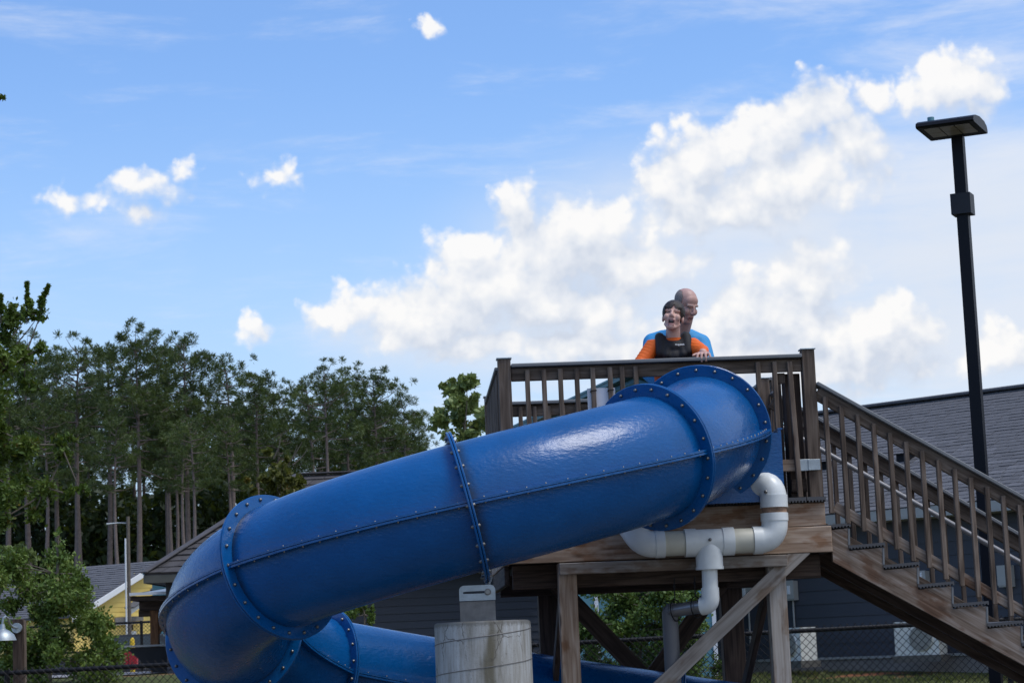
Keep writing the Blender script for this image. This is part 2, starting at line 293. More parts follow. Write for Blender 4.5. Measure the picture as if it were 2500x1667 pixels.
# ------------------------------------------------------------------ mesh helpers
class MB:
    def __init__(s): s.v = []; s.f = []; s.m = []
    def add(s, vs_, fs, mi=0):
        o = len(s.v); s.v += [tuple(p) for p in vs_]; s.f += [tuple(i+o for i in f) for f in fs]; s.m += [mi]*len(fs); return s
    def box(s, lo, hi, mi=0):
        (a, b, c), (d, e, f) = lo, hi
        return s.add([(a,b,c),(d,b,c),(d,e,c),(a,e,c),(a,b,f),(d,b,f),(d,e,f),(a,e,f)], [(0,3,2,1),(4,5,6,7),(0,1,5,4),(1,2,6,5),(2,3,7,6),(3,0,4,7)], mi)
    def poly(s, pts, ax, t0, t1, mi=0):
        """extrude a closed 2-D outline along axis ax (0 x, 1 y, 2 z)"""
        def q(p, t):
            l = list(p); l.insert(ax, t); return tuple(l)
        n = len(pts)
        vs_ = [q(p, t0) for p in pts]+[q(p, t1) for p in pts]
        return s.add(vs_, [tuple(range(n)), tuple(range(2*n-1, n-1, -1))]+[(i, i+n, (i+1) % n+n, (i+1) % n) for i in range(n)], mi)
    def tube(s, pts, rad, n=12, caps=True, mi=0):
        pts = [Vector(p) for p in pts]; rad = rad if isinstance(rad, (list, tuple)) else [rad]*len(pts)
        vs_ = []; up = None
        for i, p in enumerate(pts):
            t = (pts[min(i+1, len(pts)-1)]-pts[max(i-1, 0)]).normalized()
            if up is None: up = Vector((0, 0, 1)) if abs(t.z) < .9 else Vector((1, 0, 0))
            a = t.cross(up).normalized(); up = a.cross(t).normalized()
            for k_ in range(n):
                q = 2*math.pi*k_/n; vs_.append(p+(a*math.cos(q)+up*math.sin(q))*rad[i])
        fs = [(i*n+k_, i*n+(k_+1) % n, (i+1)*n+(k_+1) % n, (i+1)*n+k_) for i in range(len(pts)-1) for k_ in range(n)]
        if caps: fs += [tuple(range(n-1, -1, -1)), tuple(range((len(pts)-1)*n, len(pts)*n))]
        return s.add(vs_, fs, mi)
    def lathe(s, prof, n=24, c=(0, 0, 0), mi=0):
        vs_ = [(c[0]+r_*math.cos(2*math.pi*k_/n), c[1]+r_*math.sin(2*math.pi*k_/n), c[2]+z) for r_, z in prof for k_ in range(n)]
        fs = [(i*n+k_, i*n+(k_+1) % n, (i+1)*n+(k_+1) % n, (i+1)*n+k_) for i in range(len(prof)-1) for k_ in range(n)]
        return s.add(vs_, fs, mi)
    def mesh(s, name, mats, smooth=False):
        me = bpy.data.meshes.new(name); me.from_pydata(s.v, [], s.f)
        for m_ in (mats if isinstance(mats, (list, tuple)) else [mats]): me.materials.append(m_)
        if isinstance(mats, (list, tuple)): me.polygons.foreach_set('material_index', s.m)
        if smooth: me.polygons.foreach_set('use_smooth', [True]*len(me.polygons))
        bm = bmesh.new(); bm.from_mesh(me); bmesh.ops.recalc_face_normals(bm, faces=bm.faces); bm.to_mesh(me); bm.free()
        if smooth and smooth != 'all':
            try: me.set_sharp_from_angle(angle=R(38))
            except Exception: pass
        return me
    def build(s, name, mats, parent=None, smooth=False, mtx=None, kind=None):
        return link(name, s.mesh(name, mats, smooth), parent, mtx, kind)
def link(name, me, parent=None, mtx=None, kind=None):
    o = bpy.data.objects.new(name, me); COL.objects.link(o)
    if parent: o.parent = parent
    if mtx is not None: o.matrix_basis = mtx
    if kind: o['kind'] = kind
    return o
def tag(o, label=None, cat=None, group=None, kind=None):
    if label: o['label'] = label
    if cat: o['category'] = cat
    if group: o['group'] = group
    if kind: o['kind'] = kind
    return o
def thing(name, label, cat, loc=(0, 0, 0), rz=0, group=None):
    o = bpy.data.objects.new(name, None); COL.objects.link(o); o.location = loc; o.rotation_euler = (0, 0, rz); o.empty_display_size = .2
    return tag(o, label, cat, group)
def fast_mesh(name, V, F, m):
    me = bpy.data.meshes.new(name); V = np.asarray(V, np.float32); F = np.asarray(F, np.int32); k_ = F.shape[1]
    me.vertices.add(len(V)); me.vertices.foreach_set('co', V.ravel())
    me.loops.add(F.size); me.loops.foreach_set('vertex_index', F.ravel())
    me.polygons.add(len(F)); me.polygons.foreach_set('loop_start', np.arange(0, F.size, k_, dtype=np.int32))
    me.materials.append(m); me.update(calc_edges=True); return me
_bc = {}
def bevel_box(L, w_, h_, m, bev=.004):
    key = (round(L, 3), round(w_, 3), round(h_, 3), m.name)
    if key in _bc: return _bc[key]
    bm = bmesh.new(); bmesh.ops.create_cube(bm, size=1)
    for v in bm.verts: v.co = Vector((v.co.x*L, v.co.y*w_, v.co.z*h_))
    if bev: bmesh.ops.bevel(bm, geom=list(bm.edges), offset=bev, segments=1, affect='EDGES', profile=.5)
    me = bpy.data.meshes.new('member'); bm.to_mesh(me); bm.free(); me.materials.append(m); _bc[key] = me; return me
def axes(p0, p1, up=(0, 0, 1)):
    p0, p1 = Vector(p0), Vector(p1); x = (p1-p0).normalized(); up = Vector(up)
    if abs(x.dot(up)) > .98: up = Vector((0, 1, 0))
    y = up.cross(x).normalized(); z = x.cross(y); c = (p0+p1)/2
    return Matrix(((x.x, y.x, z.x, c.x), (x.y, y.y, z.y, c.y), (x.z, y.z, z.z, c.z), (0, 0, 0, 1))), (p1-p0).length
def wood(name, p0, p1, w_, h_, m, parent, up=(0, 0, 1), bev=.004):
    """a straight timber from p0 to p1, w_ across, h_ along up; its own X axis runs with the grain"""
    mt, L = axes(p0, p1, up); return link(name, bevel_box(L, w_, h_, M[m], bev), parent, mt)
def slab(name, lo, hi, m, parent, bev=.004):
    """axis-aligned timber; grain along its longest side"""
    d = [hi[i]-lo[i] for i in range(3)]; c = [(hi[i]+lo[i])/2 for i in range(3)]; k_ = d.index(max(d))
    a, b_ = list(c), list(c); a[k_] = lo[k_]; b_[k_] = hi[k_]
    if k_ == 0: return wood(name, a, b_, d[1], d[2], m, parent, (0, 0, 1), bev)
    if k_ == 1: return wood(name, a, b_, d[0], d[2], m, parent, (0, 0, 1), bev)
    return wood(name, a, b_, d[0], d[1], m, parent, (0, 1, 0), bev)
def fillet(pts, rad, n=7):
    out_ = [Vector(pts[0])]
    for i in range(1, len(pts)-1):
        a, b_, c = Vector(pts[i-1]), Vector(pts[i]), Vector(pts[i+1]); d0_ = (a-b_).normalized(); d1_ = (c-b_).normalized()
        s0, s1 = b_+d0_*rad, b_+d1_*rad
        for k_ in range(n+1):
            t = k_/n; out_.append(s0*(1-t)**2+b_*2*t*(1-t)+s1*t*t)
    out_.append(Vector(pts[-1])); return out_

# ------------------------------------------------------------------ ground
def sst(x, a, b): t = min(1, max(0, (x-a)/(b-a))); return t*t*(3-2*t)
def gz(x, y):
    far = 1.42-.32*sst(x, -4, 1)
    far -= .45*sst(y, 46, 56)*(1-sst(x, -6, -2))
    return .45*sst(y, 17, 20.6)+(far-.45)*min(1, max(0, (y-20.6)/9.4))**.8 if y > 17 else 0
xs = sorted(set([-900, -400, -200, -120, -80]+[x*1.0 for x in range(-60, 41, 2)]+[60, 100, 200, 400, 900]))
ys = sorted(set([-60, -20, 0, 8, 14, 16.5, 17]+[17+.6*i for i in range(24)]+list(range(32, 60, 2))+[70, 90, 120, 160, 240, 500, 1500]))
V = [(x, y, gz(x, y)) for y in ys for x in xs]; nx = len(xs)
F = [(j*nx+i, j*nx+i+1, (j+1)*nx+i+1, (j+1)*nx+i) for j in range(len(ys)-1) for i in range(nx-1)]
MB().add(V, F).build('ground', M['ground'], kind='structure', smooth='all')
MB().box((-14, 2, -.02), (14, 16.6, .06)).build('pool_deck_pavement', M['concrete_pad'], kind='structure')
rd = MB()
for (y0, y1) in ((34, 44),):
    for i in range(12):
        x0, x1 = -30+i*2, -28+i*2
        rd.add([(x0, y0, gz(x0, y0)+.02), (x1, y0, gz(x1, y0)+.02), (x1, y1, gz(x1, y1)+.02), (x0, y1, gz(x0, y1)+.02)], [(0, 1, 2, 3)])
rd.build('road', M['road'], kind='structure')

# ------------------------------------------------------------------ buildings behind
def lap_wall(parent, origin, d, length, z0, z1, exposure, m, cut=None, name='siding_board', thick=.012):
    """lap boards from z0 to z1 along unit direction d; each board a tilted plank of its own"""
    d = Vector(d).normalized(); nrm = Vector((d.y, -d.x, 0)); n = max(1, int(round((z1-z0)/exposure))); ex_ = (z1-z0)/n
    for i in range(n):
        za, zb = z0+i*ex_, z0+(i+1)*ex_+.012; a, b_ = 0., length
        if cut:
            a, b_ = cut((za+zb)/2-.01)
            if b_-a < .05: continue
        p, q = Vector(origin)+d*a, Vector(origin)+d*b_
        p.z = q.z = 0
        vs_ = []
        for z_, t0_, t1_ in ((za, .0, thick+.008), (zb, .0, thick*.45)):
            for pt in (p, q):
                vs_ += [pt+nrm*t0_+Vector((0, 0, z_)), pt+nrm*t1_+Vector((0, 0, z_))]
        MB().add(vs_, [(0, 1, 3, 2), (4, 6, 7, 5), (1, 5, 7, 3), (0, 2, 6, 4), (0, 4, 5, 1), (2, 3, 7, 6)]).build(name, m, parent)
def shingles(parent, e0, e1, r0_, r1_, m, course=.14, wmin=.17, wmax=.33, keep=0, lift=.012):
    """tabs laid in courses on the roof quad eave e0-e1, ridge r0_-r1_; the `keep` nearest tabs are objects, the rest one mesh"""
    e0, e1, r0_, r1_ = map(Vector, (e0, e1, r0_, r1_)); L = ((r0_+r1_)/2-(e0+e1)/2).length; n = int(L/course)
    nrm = (e1-e0).cross(r0_-e0).normalized()
    if nrm.z < 0: nrm = -nrm
    tabs = []
    for i in range(n):
        t0_, t1_ = i/n, min(1, (i+1.25)/n); a0, a1 = e0.lerp(r0_, t0_), e1.lerp(r1_, t0_); b0, b1 = e0.lerp(r0_, t1_), e1.lerp(r1_, t1_)
        W = (a1-a0).length; x = -random.random()*wmax
        while x < W:
            x2 = x+random.uniform(wmin, wmax); s0, s1 = max(0, x/W), min(1, (x2-.008)/W)
            if s1 > s0:
                h_ = lift*random.choice((.75, .9, 1.15)); dn = (b0-a0)*random.uniform(-.05, .06)
                A, B = a0.lerp(a1, s0)-dn, a0.lerp(a1, s1)-dn; C_, D_ = b0.lerp(b1, s1), b0.lerp(b1, s0)
                tabs.append(([A, B, C_, D_, A+nrm*h_, B+nrm*h_, C_+nrm*.004, D_+nrm*.004], (A+B)/2))
            x = x2
    fs = [(4, 5, 6, 7), (0, 4, 7, 3), (1, 2, 6, 5), (0, 1, 5, 4)]
    tabs.sort(key=lambda q: abs(math.atan2(q[1].x, q[1].y)-.17)*18+q[1].length*.3)
    for vs_, c in tabs[:keep]:
        me = bpy.data.meshes.new('shingle'); me.from_pydata([tuple(v-c) for v in vs_], [], fs); me.materials.append(m)
        link('shingle', me, parent, Matrix.Translation(c))
    if tabs[keep:]:
        b_ = MB()
        for vs_, c in tabs[keep:]: b_.add(vs_, fs)
        b_.build('shingle_field', m, parent, kind='stuff')

# charcoal building on the right: wall runs at 45 degrees, right end nearer
rb = thing('grey_building', 'long charcoal lap-sided building with grey shingle roof behind the stairs', 'building')
S2 = math.sqrt(.5); W0 = Vector((1.74, 33.1, 0)); dW = Vector((S2, -S2, 0)); nW = Vector((-S2, -S2, 0)); LW = 17.
lap_wall(rb, W0, dW, LW, 1.30, 3.14, .178, M['charcoal'])
b = MB(); p, q = W0-nW*.02, W0+dW*LW-nW*.02
b.add([W0-nW*.03+Vector((0, 0, 1.0)), W0+dW*LW-nW*.03+Vector((0, 0, 1.0)), W0+dW*LW-nW*7+Vector((0, 0, 1.0)), W0-nW*7+Vector((0, 0, 1.0)),
       W0-nW*.03+Vector((0, 0, 3.16)), W0+dW*LW-nW*.03+Vector((0, 0, 3.16)), W0+dW*LW-nW*7+Vector((0, 0, 3.16)), W0-nW*7+Vector((0, 0, 3.16))],
      [(0, 1, 5, 4), (1, 2, 6, 5), (2, 3, 7, 6), (3, 0, 4, 7), (4, 5, 6, 7)]); b.build('wall', M['charcoal'], rb)
def strip(name, off, z0, z1, m, a=0, e=LW, th=.03, parent=None):
    p_ = W0+dW*a+nW*off; q_ = W0+dW*e+nW*off
    mt, L = axes(p_+Vector((0, 0, (z0+z1)/2)), q_+Vector((0, 0, (z0+z1)/2))); return link(name, bevel_box(L, th, z1-z0, M[m], .003), parent or rb, mt)
strip('drip_edge', .02, 1.262, 1.298, 'trimgrey', th=.05); strip('foundation', -.0, .95, 1.26, 'found', th=.04)
OV = .42; ze, zr, wr = 3.22, 5.12, 3.5
strip('fascia', OV-.012, ze-.11, ze+.012, 'trimgrey', -.3, LW+.3, .024); strip('soffit', OV/2, ze-.13, ze-.11, 'trimgrey', -.3, LW+.3, OV)
E0 = W0-dW*.3+nW*OV+Vector((0, 0, ze+.02)); E1 = W0+dW*(LW+.3)+nW*OV+Vector((0, 0, ze+.02)); R0 = W0-dW*.3-nW*wr+Vector((0, 0, zr)); R1 = W0+dW*(LW+.3)-nW*wr+Vector((0, 0, zr))
B0 = W0-dW*.3-nW*(2*wr+OV)+Vector((0, 0, ze)); B1 = W0+dW*(LW+.3)-nW*(2*wr+OV)+Vector((0, 0, ze)); dz = Vector((0, 0, -.015))
MB().add([E0+dz, E1+dz, R1+dz, R0+dz, B0, B1], [(0, 1, 2, 3), (3, 2, 5, 4)]).build('roof', M['shingle'], rb)
MB().add([W0-nW*.02+Vector((0, 0, 3.15)), W0-nW*wr+Vector((0, 0, zr-.1)), W0-nW*7+Vector((0, 0, 3.15))], [(0, 1, 2)]).build('gable_wall', M['charcoal'], rb)
shingles(rb, E0, E1, R0, R1, M['shingle'], .125, .15, .32, 300, .013)
mt, L = axes(R0+Vector((0, 0, .02)), R1+Vector((0, 0, .02))); link('ridge_cap', bevel_box(L, .26, .05, M['shingle'], .015), rb, mt)
def on_wall(px, py):   # point where a line of sight meets this wall
    q_ = ray(px, py); o_ = Vector((0, 0, 1.6)); t = (W0-o_).dot(nW)/q_.dot(nW); return o_+q_*t
def on_roof(px, py):
    nr = (E1-E0).cross(R0-E0); q_ = ray(px, py); o_ = Vector((0, 0, 1.6)); t = (E0-o_).dot(nr)/q_.dot(nr); return o_+q_*t
for px, py in ((2213, 1121), (2018, 1141)):
    c = on_roof(px, py); b = MB(); b.box((-.11, -.09, -.05), (.11, .09, .07)); b.box((-.13, -.12, .07), (.13, .10, .085)); b.build('roof_vent', M['black'], rb, mtx=Matrix.Translation(c)@Matrix.Rotation(R(-45), 4, 'Z'))
rzW = R(-45)
def wall_box(px0, py0, px1, py1, label, lever):
    a, c = on_wall(px0, py0), on_wall(px1, py1); W_ = (Vector((c.x, c.y, 0))-Vector((a.x, a.y, 0))).length; H_ = a.z-c.z; ctr = (a+c)/2+nW*.02
    t = thing('disconnect_box', label, 'electrical box', ctr, rzW, 'electrical boxes on the charcoal wall')
    b = MB(); b.box((-W_/2, -.10, -H_/2), (W_/2, 0, H_/2)); b.build('box_body', M['trimgrey'], t)
    b = MB(); b.box((-W_/2-.006, -.112, -H_/2+.02), (W_/2+.006, -.10, H_/2+.006)); b.build('box_cover', M['trimgrey'], t)
    if lever: MB().box((-.02, -.13, -.05), (.025, -.112, .07)).build('switch_lever', M['white'], t)
    MB().tube([(0, -.03, -H_/2), (0, -.03, 1.3-ctr.z)], .014, 8).build('conduit', M['trimgrey'], t)
wall_box(1928, 1418, 1952, 1464, 'grey switch box with white lever beside the front right deck column', True)
wall_box(1816, 1427, 1846, 1468, 'grey electrical box half hidden behind the diagonal deck brace', True)
wall_box(2447, 1381, 2481, 1431, 'grey electrical box seen between the stair balusters at far right', False)
wall_box(2250, 1394, 2273, 1425, 'small grey electrical box low behind the middle stair balusters', True)
def condenser(px0, py0, px1, py1, rz, label, left):
    c = at((px0+px1)/2, py1, 28.9 if left else 29.6); W_, H_, D_ = .62, .44, .26
    t = thing('air_conditioner', label, 'air conditioner', (c.x, c.y, c.z), rz, 'outdoor air conditioning units')
    b = MB(); b.box((-W_/2, -D_/2, 0), (W_/2, D_/2, H_)); o = b.build('cabinet', M['ac'], t)
    prof = [(.0, -.02), (.05, -.03), (.165, -.018), (.175, 0)]
    b = MB(); b.lathe(prof, 28); b.build('fan_ring', M['ac'], t, True, Matrix.Translation((.07, -D_/2-.002, H_/2))@Matrix.Rotation(R(90), 4, 'X')@Matrix.Diagonal((1, 1, -1, 1)))
    b = MB(); b.lathe([(0, .0), (.16, .0)], 28); b.build('fan_opening', M['fan'], t, mtx=Matrix.Translation((.07, -D_/2-.034, H_/2))@Matrix.Rotation(R(90), 4, 'X'))
    for r_ in (.06, .12): MB().tube([(.07+r_*math.cos(q)*1., -D_/2-.04, H_/2+r_*math.sin(q)) for q in np.linspace(0, 2*math.pi, 25)], .003, 4).build('grille_wire', M['fan'], t)
    sx_ = -W_/2
    b = MB()
    for i in range(2):
        for j in range(6):
            y0 = -D_/2+.025+i*.11; z0 = .03+j*.066; b.box((sx_-.004, y0, z0), (sx_+.004, y0+.09, z0+.045))
    b.build('side_grille', M['dark'], t)
    MB().box((-W_/2-.03, -D_/2-.03, -.09), (W_/2+.03, D_/2+.03, -.004)).build('base_pad', M['concrete_pad'], t)
condenser(1915, 1547, 1972, 1612, R(-62), 'white air conditioner half hidden by the front right deck column', False)
condenser(2203, 1530, 2297, 1598, R(-34), 'white air conditioner with open side grille under the stairs', True)

# small teal building with a gabled metal roof
tb = thing('teal_building', 'small teal building with blue gabled metal roof behind the deck', 'building')
bz = 1.0
MB().poly([(.68, bz), (2.62, bz), (2.62, 4.78), (1.655, 5.18), (.68, 4.78)], 1, 30.0, 32.0).build('wall', M['teal'], tb)
for x in (1.005, 2.60): MB().box((x-.028, 29.975, bz), (x+.028, 29.998, 4.5)).build('trim_board', M['white'], tb)
pk, sl_ = 5.27, .43
for s_ in (-1, 1):
    b = MB(); b.add([(1.655, 29.3, pk), (1.655+s_*2.05, 29.3, pk-2.05*sl_), (1.655+s_*2.05, 32.8, pk-2.05*sl_), (1.655, 32.8, pk),
        (1.655, 29.3, pk-.05), (1.655+s_*2.05, 29.3, pk-2.05*sl_-.05), (1.655+s_*2.05, 32.8, pk-2.05*sl_-.05), (1.655, 32.8, pk-.05)],
        [(0, 1, 2, 3), (4, 7, 6, 5), (0, 4, 5, 1), (1, 5, 6, 2), (3, 2, 6, 7)]); b.build('roof', M['tealroof'], tb)
    for k_, dd in enumerate((.16, .30)):
        wood('rafter', (1.655, 29.45+.4*k_, pk-dd), (1.655+s_*1.95, 29.45+.4*k_, pk-dd-1.95*sl_), .05, .10, 'tealm' if False else 'teal_', tb) if False else \
        MB().tube([(1.655, 29.4+.25*k_, pk-dd), (1.655+s_*2.0, 29.4+.25*k_, pk-dd-2.0*sl_)], .05, 4).build('rafter', M['tealroof'], tb)
    for k_ in range(5):
        MB().tube([(1.655+s_*.02, 29.3+.8*k_, pk+.012), (1.655+s_*2.05, 29.3+.8*k_, pk-2.05*sl_+.012)], .018, 5).build('standing_seam', M['tealroof'], tb)

# charcoal hip-roofed building behind the slide
ab = thing('hip_roof_building', 'low charcoal building with hipped shingle roof behind the blue slide', 'building')
lap_wall(ab, (-5.85, 36, 0), (1, 0, 0), 6.12, 1.12, 2.98, .128, M['charcoal'])
MB().box((-5.84, 36.01, .9), (.265, 40, 2.99)).build('wall', M['charcoal'], ab)
strip2 = MB().box((-5.86, 35.97, .9), (.28, 36.0, 1.115)).build('foundation', M['found'], ab)
Ea, Eb, Ra, Rb = Vector((-6.15, 35.6, 3.03)), Vector((.62, 35.6, 3.03)), Vector((-3.84, 38, 4.73)), Vector((-1.75, 38, 4.73))
Ec, Ed = Vector((-6.15, 40.4, 3.03)), Vector((.62, 40.4, 3.03))
MB().add([Ea+dz, Eb+dz, Rb+dz, Ra+dz, Ec, Ed], [(0, 1, 2, 3), (0, 3, 4), (1, 5, 2), (3, 2, 5, 4)]).build('roof', M['shingle_b'], ab)
shingles(ab, Ea, Eb, Ra, Rb, M['shingle_b'], .17, .22, .42, 0, .03)
wood('fascia', (-6.15, 35.61, 2.95), (.62, 35.61, 2.95), .024, .13, 'olive', ab); wood('fascia', (-6.14, 35.62, 2.95), (-6.14, 40.4, 2.95), .024, .13, 'olive', ab)
MB().box((-6.1, 35.65, 2.9), (.58, 40.3, 2.93)).build('soffit', M['olive'], ab)
for a, c in ((Ea, Ra), (Ra, Rb), (Rb, Eb)):
    mt, L = axes(a+Vector((0, 0, .03)), c+Vector((0, 0, .03))); link('ridge_cap', bevel_box(L, .18, .03, M['shingle_b'], .01), ab, mt)

# yellow house at the left
yh = thing('yellow_house', 'yellow lap-sided house with grey roof and white rake boards', 'house')
gd = Vector((.6, .8, 0)); nd = Vector((-.8, .6, 0)); PK = Vector((-13.39, 80, 0)); HW, zp, ze2 = 3.95, 5.22, 3.4
G0 = PK-gd*HW
def ycut(z):
    if z < ze2: return (0, 2*HW)
    t = (zp-z)/(zp-ze2); return (HW-HW*t, HW+HW*t)
lap_wall(yh, G0, gd, 2*HW, .9, zp-.05, .17, M['yellow'], ycut)
b = MB(); q3 = lambda v, z: Vector((v.x, v.y, z))
A, B_ = G0+nd*.02, G0+gd*2*HW+nd*.02; A2, B2 = A+nd*9, B_+nd*9; C1, C2 = PK+nd*.02, PK+nd*9
b.add([q3(A, .8), q3(B_, .8), q3(B_, ze2), q3(C1, zp-.02), q3(A, ze2), q3(A2, .8), q3(B2, .8), q3(B2, ze2), q3(C2, zp), q3(A2, ze2)],
      [(0, 1, 2, 3, 4), (5, 9, 8, 7, 6), (0, 4, 9, 5), (1, 6, 7, 2)]); b.build('wall', M['yellow'], yh)
ov = -nd*.25
for s_ in (-1, 1):
    E_ = PK+gd*s_*(HW+.3); zE = ze2-(zp-ze2)/HW*.3
    b = MB(); a0, a1, a2, a3 = q3(PK+ov, zp+.06), q3(E_+ov, zE+.06), q3(E_+nd*9.2, zE+.06), q3(PK+nd*9.2, zp+.06)
    b.add([a0, a1, a2, a3, a0-Vector((0, 0, .05)), a1-Vector((0, 0, .05)), a2-Vector((0, 0, .05)), a3-Vector((0, 0, .05))], [(0, 1, 2, 3), (4, 7, 6, 5), (0, 4, 5, 1), (1, 5, 6, 2), (0, 3, 7, 4)])
    b.build('roof', M['shingle'], yh)
    mt, L = axes(a0-Vector((0, 0, .11))+ov*.1, a1-Vector((0, 0, .11))+ov*.1); link('rake_board', bevel_box(L, .04, .2, M['white'], .004), yh, mt)
    shingles(yh, a1+Vector((0, 0, .004)), a2+Vector((0, 0, .004)), a0+Vector((0, 0, .004)), a3+Vector((0, 0, .004)), M['shingle'], .2, .25, .5, 0, .03) if s_ < 0 else None
# its porch roof, sign board and door
def yp(px, py, off=0.):
    n_ = Vector((nd.x, nd.y, 0)); o_ = Vector((0, 0, 1.6)); q_ = ray(px, py); t = ((PK-nd*off)-o_).dot(n_)/q_.dot(n_); return o_+q_*t
for pts in (((316, 1492), (347, 1470)), ((378, 1448), (416, 1421))):
    a, c = yp(*pts[0], .5), yp(*pts[1], .5)
    mt, L = axes(a, c); link('porch_rake', bevel_box(L, .1, .2, M['white'], .004), yh, mt)
    mt, L = axes(a+Vector((0, 0, .13)), c+Vector((0, 0, .13))); link('porch_roof', bevel_box(L, .5, .05, M['shingle'], .004), yh, mt)
a, c = yp(280, 1513, .2), yp(349, 1508, .2); mt, L = axes(a, c); link('sign_board', bevel_box(L, .06, .17, M['galvd'], .004), yh, mt)
mt, L = axes(a-Vector((0, 0, .15)), c-Vector((0, 0, .15))); link('porch_beam', bevel_box(L, .1, .08, M['trimgrey'], .004), yh, mt)
a, c = yp(312, 1560, .1), yp(338, 1540, .1); b = MB(); b.box((a.x, a.y-.1, a.z-.4), (c.x, a.y, c.z)); b.build('door', M['white'], yh)
a = yp(319, 1531, .12); MB().box((a.x-.09, a.y-.08, a.z-.1), (a.x+.09, a.y, a.z+.1)).build('wall_lamp', M['black'], yh)
tr_ = thing('teal_roof', 'teal metal roof end showing between yellow house and hipped roof', 'roof', (-11.7, 70, 0))
b = MB(); b.add([(-.42, 0, 4.40), (1.2, 0, 4.40), (1.2, 3, 5.2), (.2, 3, 4.95), (-.42, 0, 4.56), (.4, 0, 4.74), (1.2, 0, 4.85), (1.2, 3, 5.3)], [(0, 1, 6, 5, 4), (4, 5, 6, 7, 3), (0, 3, 2, 1), (1, 2, 7, 6), (0, 4, 3)])
b.build('roof_sheet', M['tealroof'], tr_); MB().box((-.2, .5, .8), (1.2, 3, 4.4)).build('wall', M['teal'], tr_)

# open timber pavilion with corrugated roof
pv = thing('picnic_shelter', 'brown timber shelter with corrugated metal roof left of the slide', 'shelter', (-6.38, 38, 0))
slab('post', (-.07, -.07, gz(-6.4, 38)), (.07, .07, 2.50), 'wood_brown', pv); slab('post', (-.07, 2.6, gz(-6.4, 40)), (.07, 2.74, 2.6), 'wood_brown', pv); slab('post', (1.5, -.07, 1.3), (1.64, .07, 2.50), 'wood_brown', pv)
slab('beam', (-.25, -.10, 2.50), (1.8, .0, 2.66), 'wood_dark', pv); slab('beam', (-.28, .002, 2.40), (.34, .09, 2.52), 'wood_dark', pv); slab('rafter', (-.31, -.5, 2.66), (-.25, 3, 2.75), 'wood_dark', pv)
slab('fascia', (-.32, -.56, 2.66), (1.9, -.5, 2.74), 'wood_dark', pv)
b = MB(); n = 32; top = []
for i in range(n+1):
    x = -.5+2.5*i/n; top.append((max(x, -.32), 2.765+.012*(i % 2)))
for j in range(n): b.add([(top[j][0], -.62, top[j][1]), (top[j+1][0], -.62, top[j+1][1]), (top[j+1][0], 3.1, top[j+1][1]+.2), (top[j][0], 3.1, top[j][1]+.2)], [(0, 1, 2, 3)])
b.build('corrugated_roof', M['galv'], pv); MB().box((-.32, -.635, 2.752), (2.0, -.622, 2.80)).build('roof_edge', M['white'], pv); wood('knee_brace', (.0, -.02, 2.05), (.32, -.02, 2.48), .05, .09, 'wood_brown', pv)
tbn = thing('low_awning', 'dark counter with pale corrugated top and shadow panel beside the shelter post', 'awning', (-6.75, 37.2, gz(-6.7, 37.2)))  # a low lean-to awning, modelled in the form of a counter
MB().box((-.02, 0, .46), (.75, .6, .49)).build('awning_top', M['trimgrey'], tbn); b = MB(); b.poly([(.0, .45), (.74, .45), (.74, 0), (.5, 0)], 1, .05, .5); b.build('shadow_panel', M['dark'], tbn)  # the dark wedge is the triangular shadow, put in as a panel

# car, bins, bollard behind the far fence
cr_ = thing('parked_car', 'dark blue car parked before the yellow house', 'car', (-10.6, 60, gz(-10, 60)+.0))
b = MB(); b.poly([(-2.1, .32), (-2.15, .75), (-1.7, .88), (-.9, .95), (1.25, .95), (2.05, .85), (2.15, .55), (2.1, .32)], 1, -.85, .85); b.build('body', M['carp'], cr_)
b = MB(); b.poly([(-1.0, .95), (-.35, 1.42), (.75, 1.42), (1.3, .95)], 1, -.72, .72); b.build('cabin', M['carp'], cr_)
b = MB(); b.add([(.80, -.62, 1.38), (.80, .62, 1.38), (1.31, .68, .98), (1.31, -.68, .98)], [(0, 1, 2, 3)]); b.add([(-.3, -.735, 1.36), (.68, -.735, 1.36), (1.05, -.735, 1.0), (-.75, -.735, 1.0)], [(0, 1, 2, 3)]); b.build('window', M['glass'], cr_)
for x in (-1.3, 1.35):
    for y in (-.8, .8): MB().tube([(x, y-.1, .32), (x, y+.1, .32)], .32, 18).build('wheel', M['rubber'], cr_)
def bin_(px, py0, py1, wpx, Yd, label, m, grp_=None):
    a = at(px, py1, Yd); h_ = at(px, py0, Yd).z-a.z; w2 = wpx/FPX*Yd/2; t = thing('waste_bin', label, 'bin', a, 0, grp_)
    b = MB(); b.add([(-w2*.88, -w2, 0), (w2*.88, -w2, 0), (w2*.88, w2, 0), (-w2*.88, w2, 0), (-w2, -w2*1.1, h_*.9), (w2, -w2*1.1, h_*.9), (w2, w2*1.1, h_*.9), (-w2, w2*1.1, h_*.9)], [(0, 3, 2, 1), (4, 5, 6, 7), (0, 1, 5, 4), (1, 2, 6, 5), (2, 3, 7, 6), (3, 0, 4, 7)]); b.build('bin_body', M[m], t)
    MB().box((-w2*1.08, -w2*1.2, h_*.9+.004), (w2*1.08, w2*1.2, h_)).build('lid', M[m], t)
bin_(327, 1589, 1632, 19, 49, 'wide red bin under the yellow bollard', 'red', 'red bins'); bin_(309, 1592, 1632, 13, 49, 'narrow red bin left of the wide red one', 'red', 'red bins'); bin_(243, 1596, 1622, 16, 49, 'red bin glimpsed through the leaves of the shrub', 'red', 'red bins')
bin_(318, 1584, 1634, 72, 51, 'large dark waste container behind the red bins', 'binp')
bo = thing('bollard', 'rounded yellow bollard above the red bins', 'bollard', at(324, 1640, 53)); b = MB(); b.lathe([(.06, 0), (.06, .72), (.052, .78), (.03, .82), (0, .83)], 16); b.build('post', M['yel'], bo, True)

